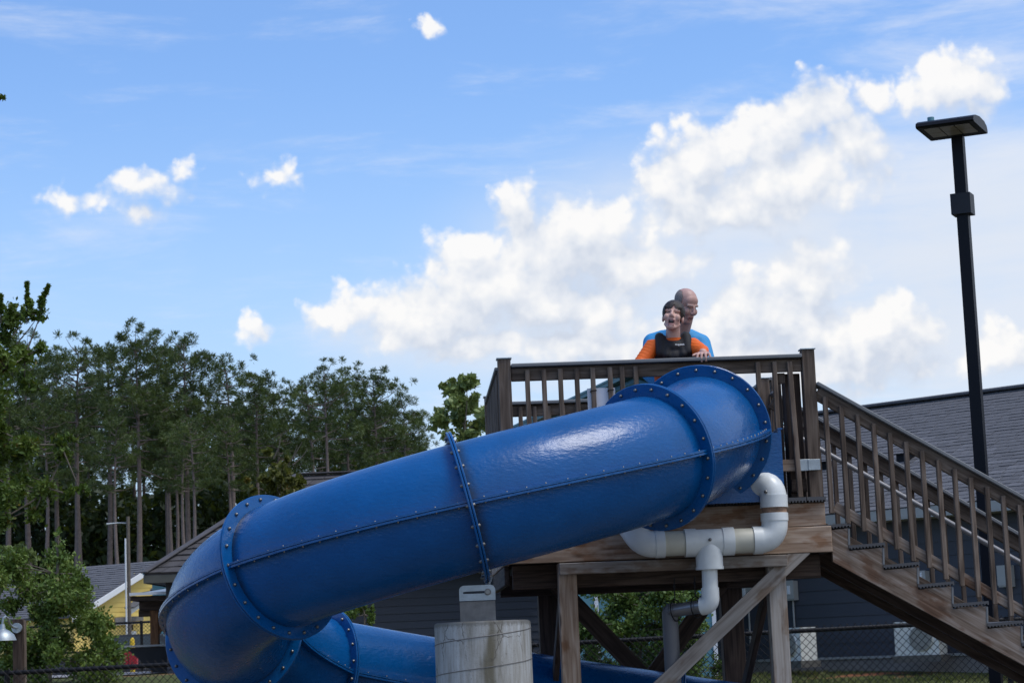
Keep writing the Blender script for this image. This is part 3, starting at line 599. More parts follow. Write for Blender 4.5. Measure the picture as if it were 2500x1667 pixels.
# utility pole and chain-link fences
up_ = thing('utility_pole', 'tall thin wooden utility pole with grey conduit and light arm', 'utility pole', (-11.66, 65, .95))
MB().tube([(0, 0, 0), (.0, 0, 5.0)], [.06, .05], 10).build('pole', M['bark_d'], up_, True); MB().tube([(-.085, -.05, 0), (-.075, -.05, 4.35)], .026, 8).build('conduit', M['white'], up_)
MB().tube([(-.02, 0, 4.80), (-.3, 0, 4.82), (-.62, -.1, 4.79)], [.018, .018, .03], 8).build('light_arm', M['galv'], up_)
def chain_fence(name, label, a, b_, h_, mesh_w, wire, post_xs, rail_r=.022, mid=False, knuckle=True, base=-.3):
    a, b_ = Vector(a), Vector(b_); t = thing(name, label, 'fence', (0, 0, 0))
    L = math.hypot(b_.x-a.x, b_.y-a.y); P3 = lambda s, z: a.lerp(b_, s/L)+Vector((0, -.03, z))
    MB().tube([a, b_], rail_r, 10).build('top_rail', M['black'], t, True)
    if mid: MB().tube([a+Vector((0, 0, -mid)), b_+Vector((0, 0, -mid))], rail_r*.8, 8).build('mid_rail', M['black'], t)
    for x in post_xs:
        s = (x-a.x)/(b_.x-a.x); p_ = a.lerp(b_, s); MB().tube([p_+Vector((0, 0, -h_-.3)), p_+Vector((0, .0, .03))], rail_r*1.25, 10).build('fence_post', M['black'], t, True)
    m_ = MB(); n_ = int(L/mesh_w); nz = int(h_/mesh_w); top = .045 if knuckle else 0
    for i in range(-nz, n_+1):
        for sg in (1, -1):
            s0 = i*mesh_w; z0_, z1_ = (-h_, top) if sg > 0 else (top, -h_)
            s1 = s0+h_+top
            c0, c1 = max(0, s0), min(L, s1)
            if c1 <= c0: continue
            f0, f1 = (c0-s0)/(s1-s0), (c1-s0)/(s1-s0)
            A_, B__ = P3(c0, z0_+(z1_-z0_)*f0), P3(c1, z0_+(z1_-z0_)*f1)
            A_.y += .004*sg; B__.y += .004*sg
            m_.tube([A_, B__], wire, 4, False)
    m_.build('chain_mesh', M['black'], t, kind='stuff'); return t
chain_fence('chain_link_fence', 'black chain-link fence running behind the slide and deck', (-6.2, 20.6, 1.545), (6.5, 20.6, 1.70), 1.2, .072, .0028, (-4.85, -2.4, .05, 2.44, 4.52))
chain_fence('chain_link_fence', 'far black chain-link fence before the yellow house', (-11.5, 45, 2.42), (-5.5, 45, 2.45), 1.0, .075, .0035, (-10.2, -7.83, -5.6), .025, .55, False)

# ------------------------------------------------------------------ deck tower
DY = R(3)
deck = thing('wooden_platform', 'raised wooden slide platform with grey-capped railings', 'platform', (-.075, 14.52, 0), DY)
def cap_post(u, v, z0, z1, s=.087, m='wood', capm='galv', par=None):
    slab('post', (u, v, z0), (u+s, v+s, z1), m, par or deck); o = slab('post_cap', (u-.008, v-.008, z1+.001), (u+s+.008, v+s+.008, z1+.012), 'cap', par or deck, .003); o.data = o.data.copy(); o.data.materials.clear(); o.data.materials.append(M[capm])
cap_post(-.027, 0, 2.484, 3.523); cap_post(2.034, 0, 2.484, 3.517); cap_post(-.04, 2.2, 2.15, 3.523); cap_post(1.99, 2.2, 2.15, 3.523); cap_post(1.915, 1.10, 2.484, 3.46, .075)
slab('post', (1.925, .10, 2.484), (2.03, .24, 3.37), 'wood_dark', deck); slab('post_block', (1.86, .062, 3.30), (1.922, .10, 3.372), 'wood', deck); slab('post', (1.88, .25, 2.484), (1.925, .29, 3.33), 'wood', deck)
slab('cap_rail', (.063, -.03, 3.464), (2.03, .11, 3.488), 'cap', deck); slab('rail_board', (.062, .022, 3.375), (2.032, .06, 3.462), 'wood', deck)
slab('cap_rail', (.03, 2.17, 3.456), (1.99, 2.31, 3.480), 'cap', deck); slab('rail_board', (.048, 2.222, 3.368), (1.988, 2.26, 3.454), 'wood', deck)
slab('cap_rail', (-.045, .112, 3.46), (.075, 2.168, 3.484), 'cap', deck); slab('rail_board', (0.0, .09, 3.37), (.038, 2.198, 3.458), 'wood', deck)
slab('cap_rail', (1.975, 1.2, 3.46), (2.1, 2.168, 3.484), 'cap', deck); slab('rail_board', (2.02, 1.18, 3.37), (2.058, 2.198, 3.458), 'wood', deck)
for u in (.168, .28, .391, .502, .61, .726, .807, .901, 1.73, 1.842):
    slab('baluster', (u-.016, -.012, 2.49 if u < 1.7 else 2.50), (u+.016, .02, 3.445), 'wood', deck)
wood('baluster', (1.945, .004, 3.44), (1.968, .004, 2.52), .034, .034, 'wood', deck, (0, 1, 0))
for i in range(16): slab('baluster', (.217+.11*i, 2.19, 2.5), (.249+.11*i, 2.222, 3.44), 'wood', deck)
for i in range(18): slab('baluster', (-.034, .17+.11*i, 2.5), (-.002, .202+.11*i, 3.44), 'wood', deck)
for i in range(9): slab('baluster', (2.06, 1.24+.11*i, 2.5), (2.092, 1.272+.11*i, 3.44), 'wood', deck)
slab('lower_rail', (.062, .022, 2.70), (.70, .06, 2.78), 'wood', deck); slab('lower_rail', (1.757, .022, 2.70), (1.96, .06, 2.78), 'wood_beam', deck)
slab('lower_rail', (.048, 2.224, 2.62), (1.988, 2.26, 2.70), 'wood', deck)
for lo, hi in (((1.961, -.010, 2.698), (2.045, -.003, 2.776)), ((2.03, -.016, 2.700), (2.113, -.011, 2.774))): slab('tie_plate', lo, hi, 'galv', deck, .002)
o = slab('splice_board', (1.925, .07, 2.56), (2.03, .098, 2.65), 'wood_dark', deck)
def comb(width, th, ribs=10, web=.006):
    """end profile of a hollow ribbed plastic board"""
    top_ = [(0, th), (width, th)]; pts = []; p_ = width/ribs
    for i in range(ribs, 0, -1):
        x1 = i*p_; x0 = x1-p_; pts += [(x1, 0), (x1-p_*.45, 0), (x1-p_*.45, th*.32), (x0, th*.32)]
    pts = [(width, 0)]+pts[1:-1]+[(0, th*.32)]
    return [(0, th), (width, th)]+pts
prof = comb(.128, .034, 6)
bm_ = MB().poly([(x, z) for x, z in prof], 1, -.035, 2.30).mesh('deck_board', M['plank'])
for i in range(16): link('deck_board', bm_, deck, Matrix.Translation((.01+.133*i, 0, 2.486)))
slab('rim_beam', (-.0, -.002, 2.328), (2.128, .04, 2.482), 'wood_beam', deck); slab('rim_beam', (-.036, -.042, 2.150), (2.155, -.004, 2.322), 'wood_beam', deck)
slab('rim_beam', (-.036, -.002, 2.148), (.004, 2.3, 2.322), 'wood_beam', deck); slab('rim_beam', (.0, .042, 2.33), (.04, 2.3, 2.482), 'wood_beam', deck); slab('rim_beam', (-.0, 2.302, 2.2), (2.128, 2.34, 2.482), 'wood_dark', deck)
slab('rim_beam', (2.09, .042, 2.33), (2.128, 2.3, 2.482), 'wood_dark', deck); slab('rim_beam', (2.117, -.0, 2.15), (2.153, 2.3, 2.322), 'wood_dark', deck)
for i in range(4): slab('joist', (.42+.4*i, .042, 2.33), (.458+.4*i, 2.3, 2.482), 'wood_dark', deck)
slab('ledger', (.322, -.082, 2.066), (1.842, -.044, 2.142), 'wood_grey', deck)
slab('cross_beam', (.02, .13, 1.985), (2.1, .17, 2.146), 'wood_dark', deck); slab('cross_beam', (.02, 2.15, 1.985), (2.1, 2.19, 2.146), 'wood_dark', deck)  # darker wood paints in the shade behind the columns
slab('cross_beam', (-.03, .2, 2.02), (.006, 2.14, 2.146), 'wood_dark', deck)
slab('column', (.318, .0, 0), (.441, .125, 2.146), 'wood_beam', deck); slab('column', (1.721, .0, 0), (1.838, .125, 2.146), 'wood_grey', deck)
slab('column', (.311, 2.2, .3), (.458, 2.345, 2.2), 'wood_dark', deck); slab('column', (1.711, 2.2, .3), (1.878, 2.345, 2.2), 'wood_dark', deck)  # rear columns: shadow put into the colour by the darker wood
ba = math.atan2(.861, 1); bcu, bcz = 1.2, 1.5
bp_ = [(2.005, 2.147), (1.855, 2.147), (.45, .937), (.45, .808)]
me = MB().poly([((u-bcu)*math.cos(ba)+(z-bcz)*math.sin(ba), -(u-bcu)*math.sin(ba)+(z-bcz)*math.cos(ba)) for u, z in bp_], 1, -.040, -.003).mesh('brace', M['wood_grey'])
link('brace', me, deck, Matrix.Translation((bcu, 0, bcz))@Matrix.Rotation(-ba, 4, 'Y'))
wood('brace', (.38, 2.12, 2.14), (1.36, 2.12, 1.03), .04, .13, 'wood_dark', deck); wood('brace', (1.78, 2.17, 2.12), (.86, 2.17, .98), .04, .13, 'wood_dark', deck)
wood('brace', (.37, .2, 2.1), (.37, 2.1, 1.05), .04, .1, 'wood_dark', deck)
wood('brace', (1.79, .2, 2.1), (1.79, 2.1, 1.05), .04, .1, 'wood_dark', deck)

# stairs
st = thing('wooden_stairs', 'weathered wooden stairs with balustrades descending right from the platform', 'stairs', (-.075, 14.52, 0), DY)
NS = 15; RU, RI = .2245, .1385
tread = MB().poly(comb(.245, .026, 11), 1, -.012, 1.04).mesh('tread', M['plank'])
for i in range(NS):
    link('tread', tread, st, Matrix.Translation((2.048+RU*i, 0, 2.300-RI*i))@Matrix.Rotation(R(-3), 4, 'Y'))
    wood('riser', (2.281+RU*i, .515, 2.302-RI*i), (2.276+RU*i, .515, 2.190-RI*i), 1.04, .014, 'cap', st, (1, 0, 0), .002)
pts = [(2.162, 2.295)]
for i in range(NS): pts += [(2.275+RU*i, 2.292-RI*i+.012), (2.275+RU*i, 2.292-RI*(i+1))]
uE = 2.275+RU*(NS-1); pts += [(uE-.1, 2.292-RI*NS), (2.162, 2.085)]
ss = bpy.data.meshes.new('stringer')
for k_, v in enumerate((.0, .5, 1.0)):
    cu_, cz_ = 3.6, 1.5; ang = math.atan2(-.61, 1)
    loc2 = [((p_[0]-cu_)*math.cos(-ang)-(p_[1]-cz_)*math.sin(-ang), (p_[0]-cu_)*math.sin(-ang)+(p_[1]-cz_)*math.cos(-ang)) for p_ in pts]
    me = MB().poly(loc2, 1, v, v+.04).mesh('stringer', M['wood_stringer' if k_ == 0 else 'wood_dark'])
    link('stringer', me, st, Matrix.Translation((cu_, 0, cz_))@Matrix.Rotation(-ang, 4, 'Y'))
def sloped(name, u0_, z0_, u1_, v, wv, hh, m, sl=-.61): wood(name, (u0_, v, z0_), (u1_, v, z0_+sl*(u1_-u0_)), wv, hh, m, st)
sloped('cap_rail', 2.122, 3.286, 5.3, .04, .14, .024, 'cap'); sloped('rail_board', 2.122, 3.222, 5.3, .041, .038, .085, 'wood'); sloped('lower_rail', 2.20, 2.455, 5.2, .041, .038, .07, 'wood_stringer')
for i in range(29):
    u = 2.173+.1062*i; zt = 3.225-.61*(u-2.122); zb = (2.279 if i % 2 == 0 else 2.262)-.61*(u-2.382)
    o = slab('baluster', (u-.016, -.012, zb), (u+.016, .02, zt), 'wood', st)
sloped('cap_rail', 1.99, 3.352, 5.3, 1.06, .14, .024, 'cap', -.632); sloped('rail_board', 1.99, 3.285, 5.3, 1.06, .038, .095, 'wood', -.632); sloped('lower_rail', 2.1, 2.50, 5.2, 1.06, .038, .07, 'wood', -.62)
for i in range(29):
    u = 2.10+.11*i; zt = 3.26-.632*(u-1.99); zb = 2.33-.615*(u-2.2); slab('baluster', (u-.016, 1.082, zb), (u+.016, 1.114, zt), 'wood', st)
MB().tube([(2.0, .95, 3.11), (2.303, .95, 2.921), (5.2, .95, 1.13)], .019, 10).build('handrail', M['chrome'], st, True)
for u in (3.9, 5.2): slab('post', (u, -.03+.1, 0.06), (u+.087, .057+.1, 3.2-.61*(u-2.122)), 'wood', st); slab('post', (u, 1.09, .06), (u+.087, 1.177, 3.2-.62*(u-2.122)), 'wood', st)

# ------------------------------------------------------------------ water slide
slide = thing('water_slide', 'glossy blue enclosed spiral tube water slide', 'water slide', (1.227, 14.4, 0))
RC, SLP, RT, RR = 1.65, .228, .392, .467
HS = [R(a) for a in (10.5, 41, 86.9, 131.2, 187.2, 230.6)]
SO = Vector((1.227, 14.4, 0))
R3, SLP3 = 1.35, .288
def helix(h):
    if h > HS[3]:
        q_ = helix(HS[3]); return q_+Vector((-R3*(math.cos(HS[3])-math.cos(h)), -R3*(math.sin(h)-math.sin(HS[3])), -SLP3*R3*(h-HS[3])))
    return Vector((1.227-RC*(math.cos(HS[0])-math.cos(h)), 14.4-RC*(math.sin(h)-math.sin(HS[0])), 2.946-SLP*RC*(h-HS[0])))-SO
def hdir(h, s=SLP): return Vector((-math.sin(h), -math.cos(h), -s)).normalized()
stations = []
for a, c in zip(HS[:-1], HS[1:]): stations.append([(helix(a+(c-a)*i/18), hdir(a+(c-a)*i/18, SLP if a < HS[3] else SLP3)) for i in range(19)])
# last long sections: a wider curve running under the deck to the right
pF = helix(HS[-1]); R2 = 4.0
def wide(h): return pF+Vector((-R2*(math.cos(HS[-1])-math.cos(h)), -R2*(math.sin(h)-math.sin(HS[-1])), -.185*R2*(h-HS[-1])))
h2 = R(270); stations.append([(wide(HS[-1]+(h2-HS[-1])*i/18), hdir(HS[-1]+(h2-HS[-1])*i/18, .19)) for i in range(19)])
pG = wide(h2); dG = hdir(h2, .185); stations.append([(pG+dG*(2.2*i/10), dG) for i in range(11)])
def frame(d):
    a = d.cross(Vector((0, 0, 1))).normalized(); return a, a.cross(d).normalized()   # a: right-hand side seen along the travel, n: up
bolt_me = None
def bolt_mesh():
    b = MB(); b.lathe([(0, -.026), (.007, -.02), (.007, -.006), (.0115, -.006), (.0115, .005), (.010, .010), (.005, .015), (0, .016)], 8); return b.mesh('bolt', M['steel'], True)
bolt_me = bolt_mesh()
def add_bolt(p, d, parent):
    q_ = Vector((0, 0, 1)).rotation_difference(d); link('bolt', bolt_me, parent, Matrix.Translation(p)@q_.to_matrix().to_4x4()@Matrix.Scale(.52, 4))
def shell(stn, t0_, t1_, r_, n=28):
    V_, F_ = [], []
    for (p_, d) in stn:
        a, n_ = frame(d)
        for k_ in range(n+1):
            q_ = t0_+(t1_-t0_)*k_/n; V_.append(p_+(a*math.cos(q_)+n_*math.sin(q_))*r_)
    m_ = n+1
    for i in range(len(stn)-1):
        for k_ in range(n): F_.append((i*m_+k_, i*m_+k_+1, (i+1)*m_+k_+1, (i+1)*m_+k_))
    return V_, F_
for si, stn in enumerate(stations):
    last = si == len(stations)-1
    def grime(me_):
        at_ = me_.attributes.new('edge', 'FLOAT', 'POINT'); Ls = [0]
        for i in range(len(stn)-1): Ls.append(Ls[-1]+(stn[i+1][0]-stn[i][0]).length)
        at_.data.foreach_set('value', [math.exp(-(Ls[-1]-Ls[i])/.05)+.5*math.exp(-Ls[i]/.04) for i in range(len(stn)) for _ in range(29)]); return me_
    up_me = grime(MB().add(*shell(stn, .0, math.pi, RT)).mesh('upper_shell', M['blue'], 'all')); U_ = link('upper_shell', up_me, slide)
    lo_me = grime(MB().add(*shell(stn, math.pi, 2*math.pi, RT)).mesh('lower_shell', M['blue'], 'all')); L_ = link('lower_shell', lo_me, slide)
    # seam lips where the half shells are bolted together, both sides, two layers with a fine gap
    for sgn in (1, -1):
        LIP = .046 if (si > 0 or sgn > 0) else .075
        for lay, shp in ((.0085, U_), (-.0085, L_)):
            b = MB(); V_ = []
            for j, (p_, d) in enumerate(stn):
                a, n_ = frame(d)
                c0, c1 = p_+a*sgn*(RT-.004)+n_*lay, p_+a*sgn*(RT+LIP)+n_*lay
                V_ += [c0-n_*.0065, c1-n_*.0065, c1+n_*.0065, c0+n_*.0065]
            F_ = [(i*4+k_, i*4+(k_+1) % 4, i*4+4+(k_+1) % 4, i*4+4+k_) for i in range(len(stn)-1) for k_ in range(4)]+[(0, 1, 2, 3), tuple(len(V_)-1-k_ for k_ in range(4))]
            lip = b.add(V_, F_).build('seam_lip', M['blue'], slide)
            if lay > 0:
                vis = (sgn == -1 and si <= 3) or (sgn == 1 and si >= 4)
                if vis:
                    nb_ = 9 if si == 0 else (13 if si < 5 else 16)
                    if si == 0: nb_ = 14
                    for k_ in range(nb_):
                        f_ = (k_+.7)/(nb_+.4)*(len(stn)-1); i_ = int(f_); p_, d = stn[i_][0].lerp(stn[min(i_+1, len(stn)-1)][0], f_-i_), stn[i_][1]
                        a, n_ = frame(d); add_bolt(p_+a*sgn*(RT+LIP*.55)+n_*.015, n_, lip)
                        if si < 4: add_bolt(p_+a*sgn*(RT+LIP*.55)-n_*.015, -n_, lip)
def flange(p_, d, nb=22, ph=.0, parent=slide, both=True, ro=RR):
    a, n_ = frame(d)
    for lay in (-.0085, .0085):
        prof_ = [(RT-.01, -.0065), (ro-.003, -.0065), (ro, -.003), (ro, .003), (ro-.003, .0065), (RT-.01, .0065), (RT-.01, -.0065)]
        mt_ = Matrix((( a.x, n_.x, d.x, 0), (a.y, n_.y, d.y, 0), (a.z, n_.z, d.z, 0), (0, 0, 0, 1)))
        if mt_.determinant() < 0: mt_ = mt_@Matrix.Diagonal((-1, 1, 1, 1))
        fl = MB().lathe(prof_, 72).build('flange_ring', M['blue'], parent, True, Matrix.Translation(p_+d*lay)@mt_)
        # fillet where the ring meets the shell
        sg = 1 if lay > 0 else -1
        for k_ in range(nb):
            q_ = 2*math.pi*(k_+.5)/nb+ph; v = Vector((math.cos(q_), math.sin(q_), 0))*((RT+ro)/2+.004)
            if sg > 0 and not both: continue
            o_ = link('bolt', bolt_me, fl, Matrix.Translation(v+Vector((0, 0, .0065*sg)))@(Matrix.Identity(4) if sg > 0 else Matrix.Rotation(math.pi, 4, 'X')))
rp = [s_[0] for s_ in stations]+[stations[-1][-1]]
for i, (p_, d) in enumerate(rp): flange(p_, d, 22, .05*i, both=i < 6)
# starting tub behind the first flange
p0, d0_ = rp[0]; hA = HS[0]*.35
tubm = Matrix.Translation(p0+Vector((0, .028, 0)))@Matrix.Rotation(-hA*.2+DY*.5, 4, 'Z')
def ring_panel(hw, z0_, z1_, hole):
    """front panel of the tub with the round tube mouth cut out of its upper edge"""
    o_ = [(-hw, z1_), (-hw, z0_), (hw, z0_), (hw, z1_)]; n_ = 24
    arc = [(hole*math.cos(math.pi*2-math.pi*k_/n_), hole*math.sin(math.pi*2-math.pi*k_/n_)) for k_ in range(n_+1)]
    return o_, arc
hw = .535; o_, arc = ring_panel(hw, -.455, .02, .388)
b = MB()
pts_ = [(-hw, -.455), (hw, -.455), (hw, .02), (.388, .02)]+[(x, z) for x, z in arc]+[(-.388, .02), (-hw, .02)]
for y0_, y1_ in ((0, .014),):
    vs_ = [(x, y0_, z) for x, z in pts_]+[(x, y1_, z) for x, z in pts_]; n_ = len(pts_)
    # bridge arc to outline with quads so the panel stays clean
    quads = []
m_ = 25; outer = []
for k_ in range(m_):
    q_ = 2*math.pi-math.pi*k_/(m_-1); c_, s_ = math.cos(q_), math.sin(q_)
    t_ = min(hw/abs(c_) if abs(c_) > 1e-6 else 9, .455/abs(s_) if abs(s_) > 1e-6 else 9); outer.append((c_*t_, s_*t_))
inner = [(x, z) for x, z in arc]
vs_ = []
for y_ in (0, .014): vs_ += [(x, y_, z) for x, z in inner]+[(x, y_, z) for x, z in outer]
F_ = [(k_, k_+1, m_+k_+1, m_+k_) for k_ in range(m_-1)]+[(2*m_+k_, 3*m_+k_, 3*m_+k_+1, 2*m_+k_+1) for k_ in range(m_-1)]+[(m_+k_, m_+k_+1, 3*m_+k_+1, 3*m_+k_) for k_ in range(m_-1)]
b = MB().add(vs_, F_); b.build('tub_front', M['blue'], slide, mtx=tubm)
b = MB(); b.box((hw-.02, .016, -.44), (hw, 1.0, .018)); b.box((-hw, .016, -.44), (-hw+.02, 1.0, .018)); b.box((-hw+.02, .016, -.44), (hw-.02, 1.0, -.40)); b.build('tub_side', M['blue'], slide, mtx=tubm)
b = MB(); b.box((hw-.02, .016, .020), (hw+.012, 1.0, .032)); b.box((-hw-.012, .016, .020), (-hw+.02, 1.0, .032)); b.build('tub_lip', M['blue'], slide, mtx=tubm)

# concrete pier with its steel bracket
pr = thing('concrete_pier', 'round stained concrete pier below the slide', 'pier', (-.2445, 13.05, 0))
b = MB(); b.lathe([(.2865, .0), (.2865, 1.748), (.284, 1.757), (.27, 1.765), (0, 1.768)], 64); b.build('shaft', M['pier'], pr, True)
b = MB(); b.tube([(.2862*math.cos(q_), .2862*math.sin(q_), .1+q_/(2*math.pi)*.18) for q_ in np.linspace(0, 2*math.pi*9.1, 9*48)], .0035, 5); b.build('form_seam', M['galvd'], pr)
br = thing('steel_bracket', 'galvanised slotted steel bracket holding the slide above the pier', 'bracket', (-.2665, 12.985, 1.766))
b = MB(); b.box((-.106, 0, 0), (.104, .012, .118)); b.build('base_plate', M['galvd'], br); MB().box((-.106, .012, 0), (.104, .13, .012)).build('foot_plate', M['galvd'], br)
wpl, zb_, zt_ = .107, .122, .212; rad_ = .03
def rrect(w2, z0_, z1_, r_, n_=6):
    p_ = [(-w2, z0_), (w2, z0_)]
    for k_ in range(n_+1): q_ = math.pi/2*k_/n_; p_.append((w2-r_+r_*math.cos(q_), z1_-r_+r_*math.sin(q_)))
    for k_ in range(n_+1): q_ = math.pi/2+math.pi/2*k_/n_; p_.append((-w2+r_+r_*math.cos(q_), z1_-r_+r_*math.sin(q_)))
    return p_
outl = rrect(wpl, zb_, zt_, rad_); cxs = [(x, z) for x, z in outl]
s0_, s1_, sz = -.077, .075, .170
def slotp(x, z):   # nearest slot-edge point for an outline point
    ang = math.atan2(z-sz, x); xx = max(s0_, min(s1_, x*.72)); dx, dz_ = x-xx, z-sz; l_ = math.hypot(dx, dz_); return (xx+dx/l_*.0075, sz+dz_/l_*.0075)
dense = []
for i in range(len(cxs)):
    a_, c_ = cxs[i], cxs[(i+1) % len(cxs)]; n_ = max(1, int(math.hypot(c_[0]-a_[0], c_[1]-a_[1])/.012))
    dense += [(a_[0]+(c_[0]-a_[0])*k_/n_, a_[1]+(c_[1]-a_[1])*k_/n_) for k_ in range(n_)]
n_ = len(dense); vs_ = []
for y_ in (-.012, -.002): vs_ += [(x, y_, z) for x, z in dense]+[(*[slotp(x, z)[0]], y_, slotp(x, z)[1]) for x, z in dense]
F_ = []
for k_ in range(n_):
    l_ = (k_+1) % n_; F_ += [(k_, l_, n_+l_, n_+k_), (2*n_+k_, 3*n_+k_, 3*n_+l_, 2*n_+l_), (k_, 2*n_+k_, 2*n_+l_, l_), (n_+k_, n_+l_, 3*n_+l_, 3*n_+k_)]
MB().add(vs_, F_).build('slotted_plate', M['galv'], br)
link('bolt', MB().tube([(0, 0, 0), (0, 0, .02)], .015, 6).mesh('bolt', M['steel']), br, Matrix.Translation((.062, -.012, sz))@Matrix.Rotation(R(90), 4, 'X'))
link('washer', MB().tube([(0, 0, 0), (0, 0, .004)], .02, 16).mesh('washer', M['galvd']), br, Matrix.Translation((.062, -.0125, sz))@Matrix.Rotation(R(90), 4, 'X'))
pC, dC = rp[2]; aC, nC = frame(dC); arm = []
for k_ in range(13):
    q_ = R(-88)+R(60)*k_/12; arm.append(pC+SO-Vector(br.location)+(aC*math.cos(q_)+nC*math.sin(q_))*(RR-.028)-dC*.026)
arm = [Vector((.06, -.004, .20)), (Vector((.06, -.004, .20))+arm[0])/2+Vector((0, 0, .004))]+arm
MB().tube(arm, .014, 6).build('hanger_bar', M['galv'], br)

# ------------------------------------------------------------------ pipes
pp = thing('drain_pipe', 'white PVC drain pipe assembly with tee below the platform edge', 'pipe', (-.075, 14.52, 0), DY); PVv = -.2
def pipe(name, pts_, r_, m, rad=0, n_=24): MB().tube(fillet(pts_, rad) if rad else pts_, r_, n_).build(name, M[m], pp, True)
zP = 2.238
pipe('elbow', [(1.60, -.03, 2.592), (1.752, PVv, 2.612), (1.752, PVv, 2.45)], .088, 'pvc', .11)
MB().tube([(1.585, -.012, 2.59), (1.605, -.036, 2.592)], .097, 20).build('pipe_flange', M['galvd'], pp)
pipe('elbow_socket', [(1.752, PVv, 2.53), (1.752, PVv, 2.448)], .092, 'pvc'); pipe('pipe_joint', [(1.752, PVv, 2.45), (1.752, PVv, 2.40)], .082, 'rust')
pipe('elbow', [(1.75, PVv, 2.41), (1.75, PVv, zP), (1.598, PVv, zP)], .087, 'pvc', .12); pipe('elbow_socket', [(1.75, PVv, 2.412), (1.75, PVv, 2.36)], .0915, 'pvc'); pipe('elbow_socket', [(1.66, PVv, zP), (1.598, PVv, zP)], .0915, 'pvc')
pipe('pipe_length', [(1.61, PVv, zP), (1.46, PVv, zP)], .082, 'pvc_old'); pipe('pipe_length', [(1.15, PVv, zP), (1.0, PVv, zP)], .082, 'pvc_old')
pipe('tee', [(1.47, PVv, zP), (1.145, PVv, zP)], .0865, 'pvc'); pipe('tee_socket', [(1.47, PVv, zP), (1.395, PVv, zP)], .093, 'pvc'); pipe('tee_socket', [(1.22, PVv, zP), (1.145, PVv, zP)], .093, 'pvc')
b = MB(); b.lathe([(.0, .075), (.012, .07), (.06, .012), (.085, -.045), (.0865, -.06), (.0865, -.17)], 28, (1.302, PVv-.012, zP)); b.build('tee_branch', M['pvc'], pp, True)
pipe('branch_socket', [(1.302, PVv-.012, 2.15), (1.302, PVv-.012, 2.068)], .0895, 'pvc'); pipe('branch_socket', [(1.302, PVv-.012, 2.078), (1.302, PVv-.012, 2.058)], .093, 'pvc')
link('bolt', bolt_me, pp, Matrix.Translation((1.302, PVv-.095, zP+.012))@Matrix.Rotation(R(90), 4, 'X')); link('bolt', bolt_me, pp, Matrix.Translation((1.69, PVv-.075, 2.55))@Matrix.Rotation(R(90), 4, 'X'))
pipe('elbow', [(1.01, PVv, zP), (.876, PVv, zP), (.796, PVv+.03, 2.36), (.772, PVv+.1, 2.43)], .087, 'pvc', .07); pipe('elbow_socket', [(1.012, PVv, zP), (.95, PVv, zP)], .0915, 'pvc')
pipe('pipe_length', [(1.30, PVv-.012, 2.07), (1.296, PVv-.012, 1.90)], .052, 'pvc'); pipe('elbow', [(1.296, PVv-.012, 1.94), (1.296, PVv-.012, 1.828), (1.24, PVv+.02, 1.822)], .059, 'pvc', .05)
pipe('drop_pipe', [(1.26, PVv+.005, 1.824), (1.06, PVv+.22, 1.802)], .044, 'chrome'); pipe('drop_pipe', [(1.075, PVv+.21, 1.803), (1.053, PVv+.23, 1.80), (1.053, PVv+.23, .1)], .053, 'greypipe', .02)
for f_, zt in ((.25, 1.99), (.85, 1.99)):
    c = Vector((1.26, PVv+.005, 1.824)).lerp(Vector((1.06, PVv+.22, 1.802)), f_); dd = Vector((-.2, .215, -.02)).normalized(); a_, n_ = frame(dd)
    loop = [c+(a_*math.cos(q_)+n_*math.sin(q_)*1.25)*.056 for q_ in np.linspace(R(90), R(450), 26)]; b = MB(); b.tube(loop, .004, 5); b.tube([loop[0], loop[0]+Vector((0, 0, .08)), Vector((c.x, c.y, zt+.03))], .004, 5); b.tube([loop[0]+Vector((0, 0, .075)), loop[0]+Vector((0, 0, .1))], .008, 6); b.build('hanger_strap', M['black'], pp)

# sign sheet tied to the balusters
sg_ = thing('blank_sign', 'blank white sheet tied behind the railing balusters', 'sign', (-.075, 14.52, 0), DY)
MB().box((.569, .0225, 3.02), (.757, .0275, 3.308)).build('sheet', M['signw'], sg_)
for u in (.61, .726): MB().tube([(u-.02, .02, 3.283), (u-.019, -.016, 3.287), (u+.019, -.016, 3.291), (u+.02, .02, 3.292), (u-.02, .021, 3.283)], .0035, 5).build('cable_tie', M['black'], sg_)

# ------------------------------------------------------------------ lamp pole on the right
lp = thing('street_lamp', 'tall black square lamp pole with flat LED head', 'street lamp', (4.045, 19, 0), R(-24))
MB().box((-.05, -.05, .2), (.05, .05, 5.94)).build('pole', M['lampblack'], lp); MB().box((-.13, -.13, .2), (.13, .13, .23)).build('base_plate', M['lampblack'], lp)
b = MB(); b.box((-.088, -.085, 5.235), (.088, .085, 5.42)); b.build('sensor_housing', M['lampgrey'], lp)
pr_ = [(.06, 5.95), (-.50, 5.95), (-.52, 5.963), (-.505, 5.993), (-.43, 6.022), (-.25, 6.045), (-.05, 6.04), (.04, 6.015), (.07, 5.98)]
b = MB(); b.poly(pr_, 0, -.245, .245); b.build('lamp_head', M['lampblack'], lp)
for s_ in (-1, 1): MB().poly([(y_*.985-.004, z_ if z_ > 5.96 else z_) for y_, z_ in pr_], 0, s_*.247, s_*.255).build('end_cap', M['lampgrey'], lp)
for i in range(3):
    for j in range(2): MB().box((-.195+.135*i, -.45+.18*j, 5.942), (-.07+.135*i, -.28+.18*j, 5.9485)).build('led_panel', M['led'], lp)
MB().tube([(-.15, -.36, 6.02), (-.15, -.36, 6.066)], .03, 14).build('photocell', M['teal'], lp, True)
for i in range(8): MB().box((-.2+.055*i, -.28, 6.03), (-.19+.055*i, -.06, 6.054)).build('cooling_fin', M['lampblack'], lp)

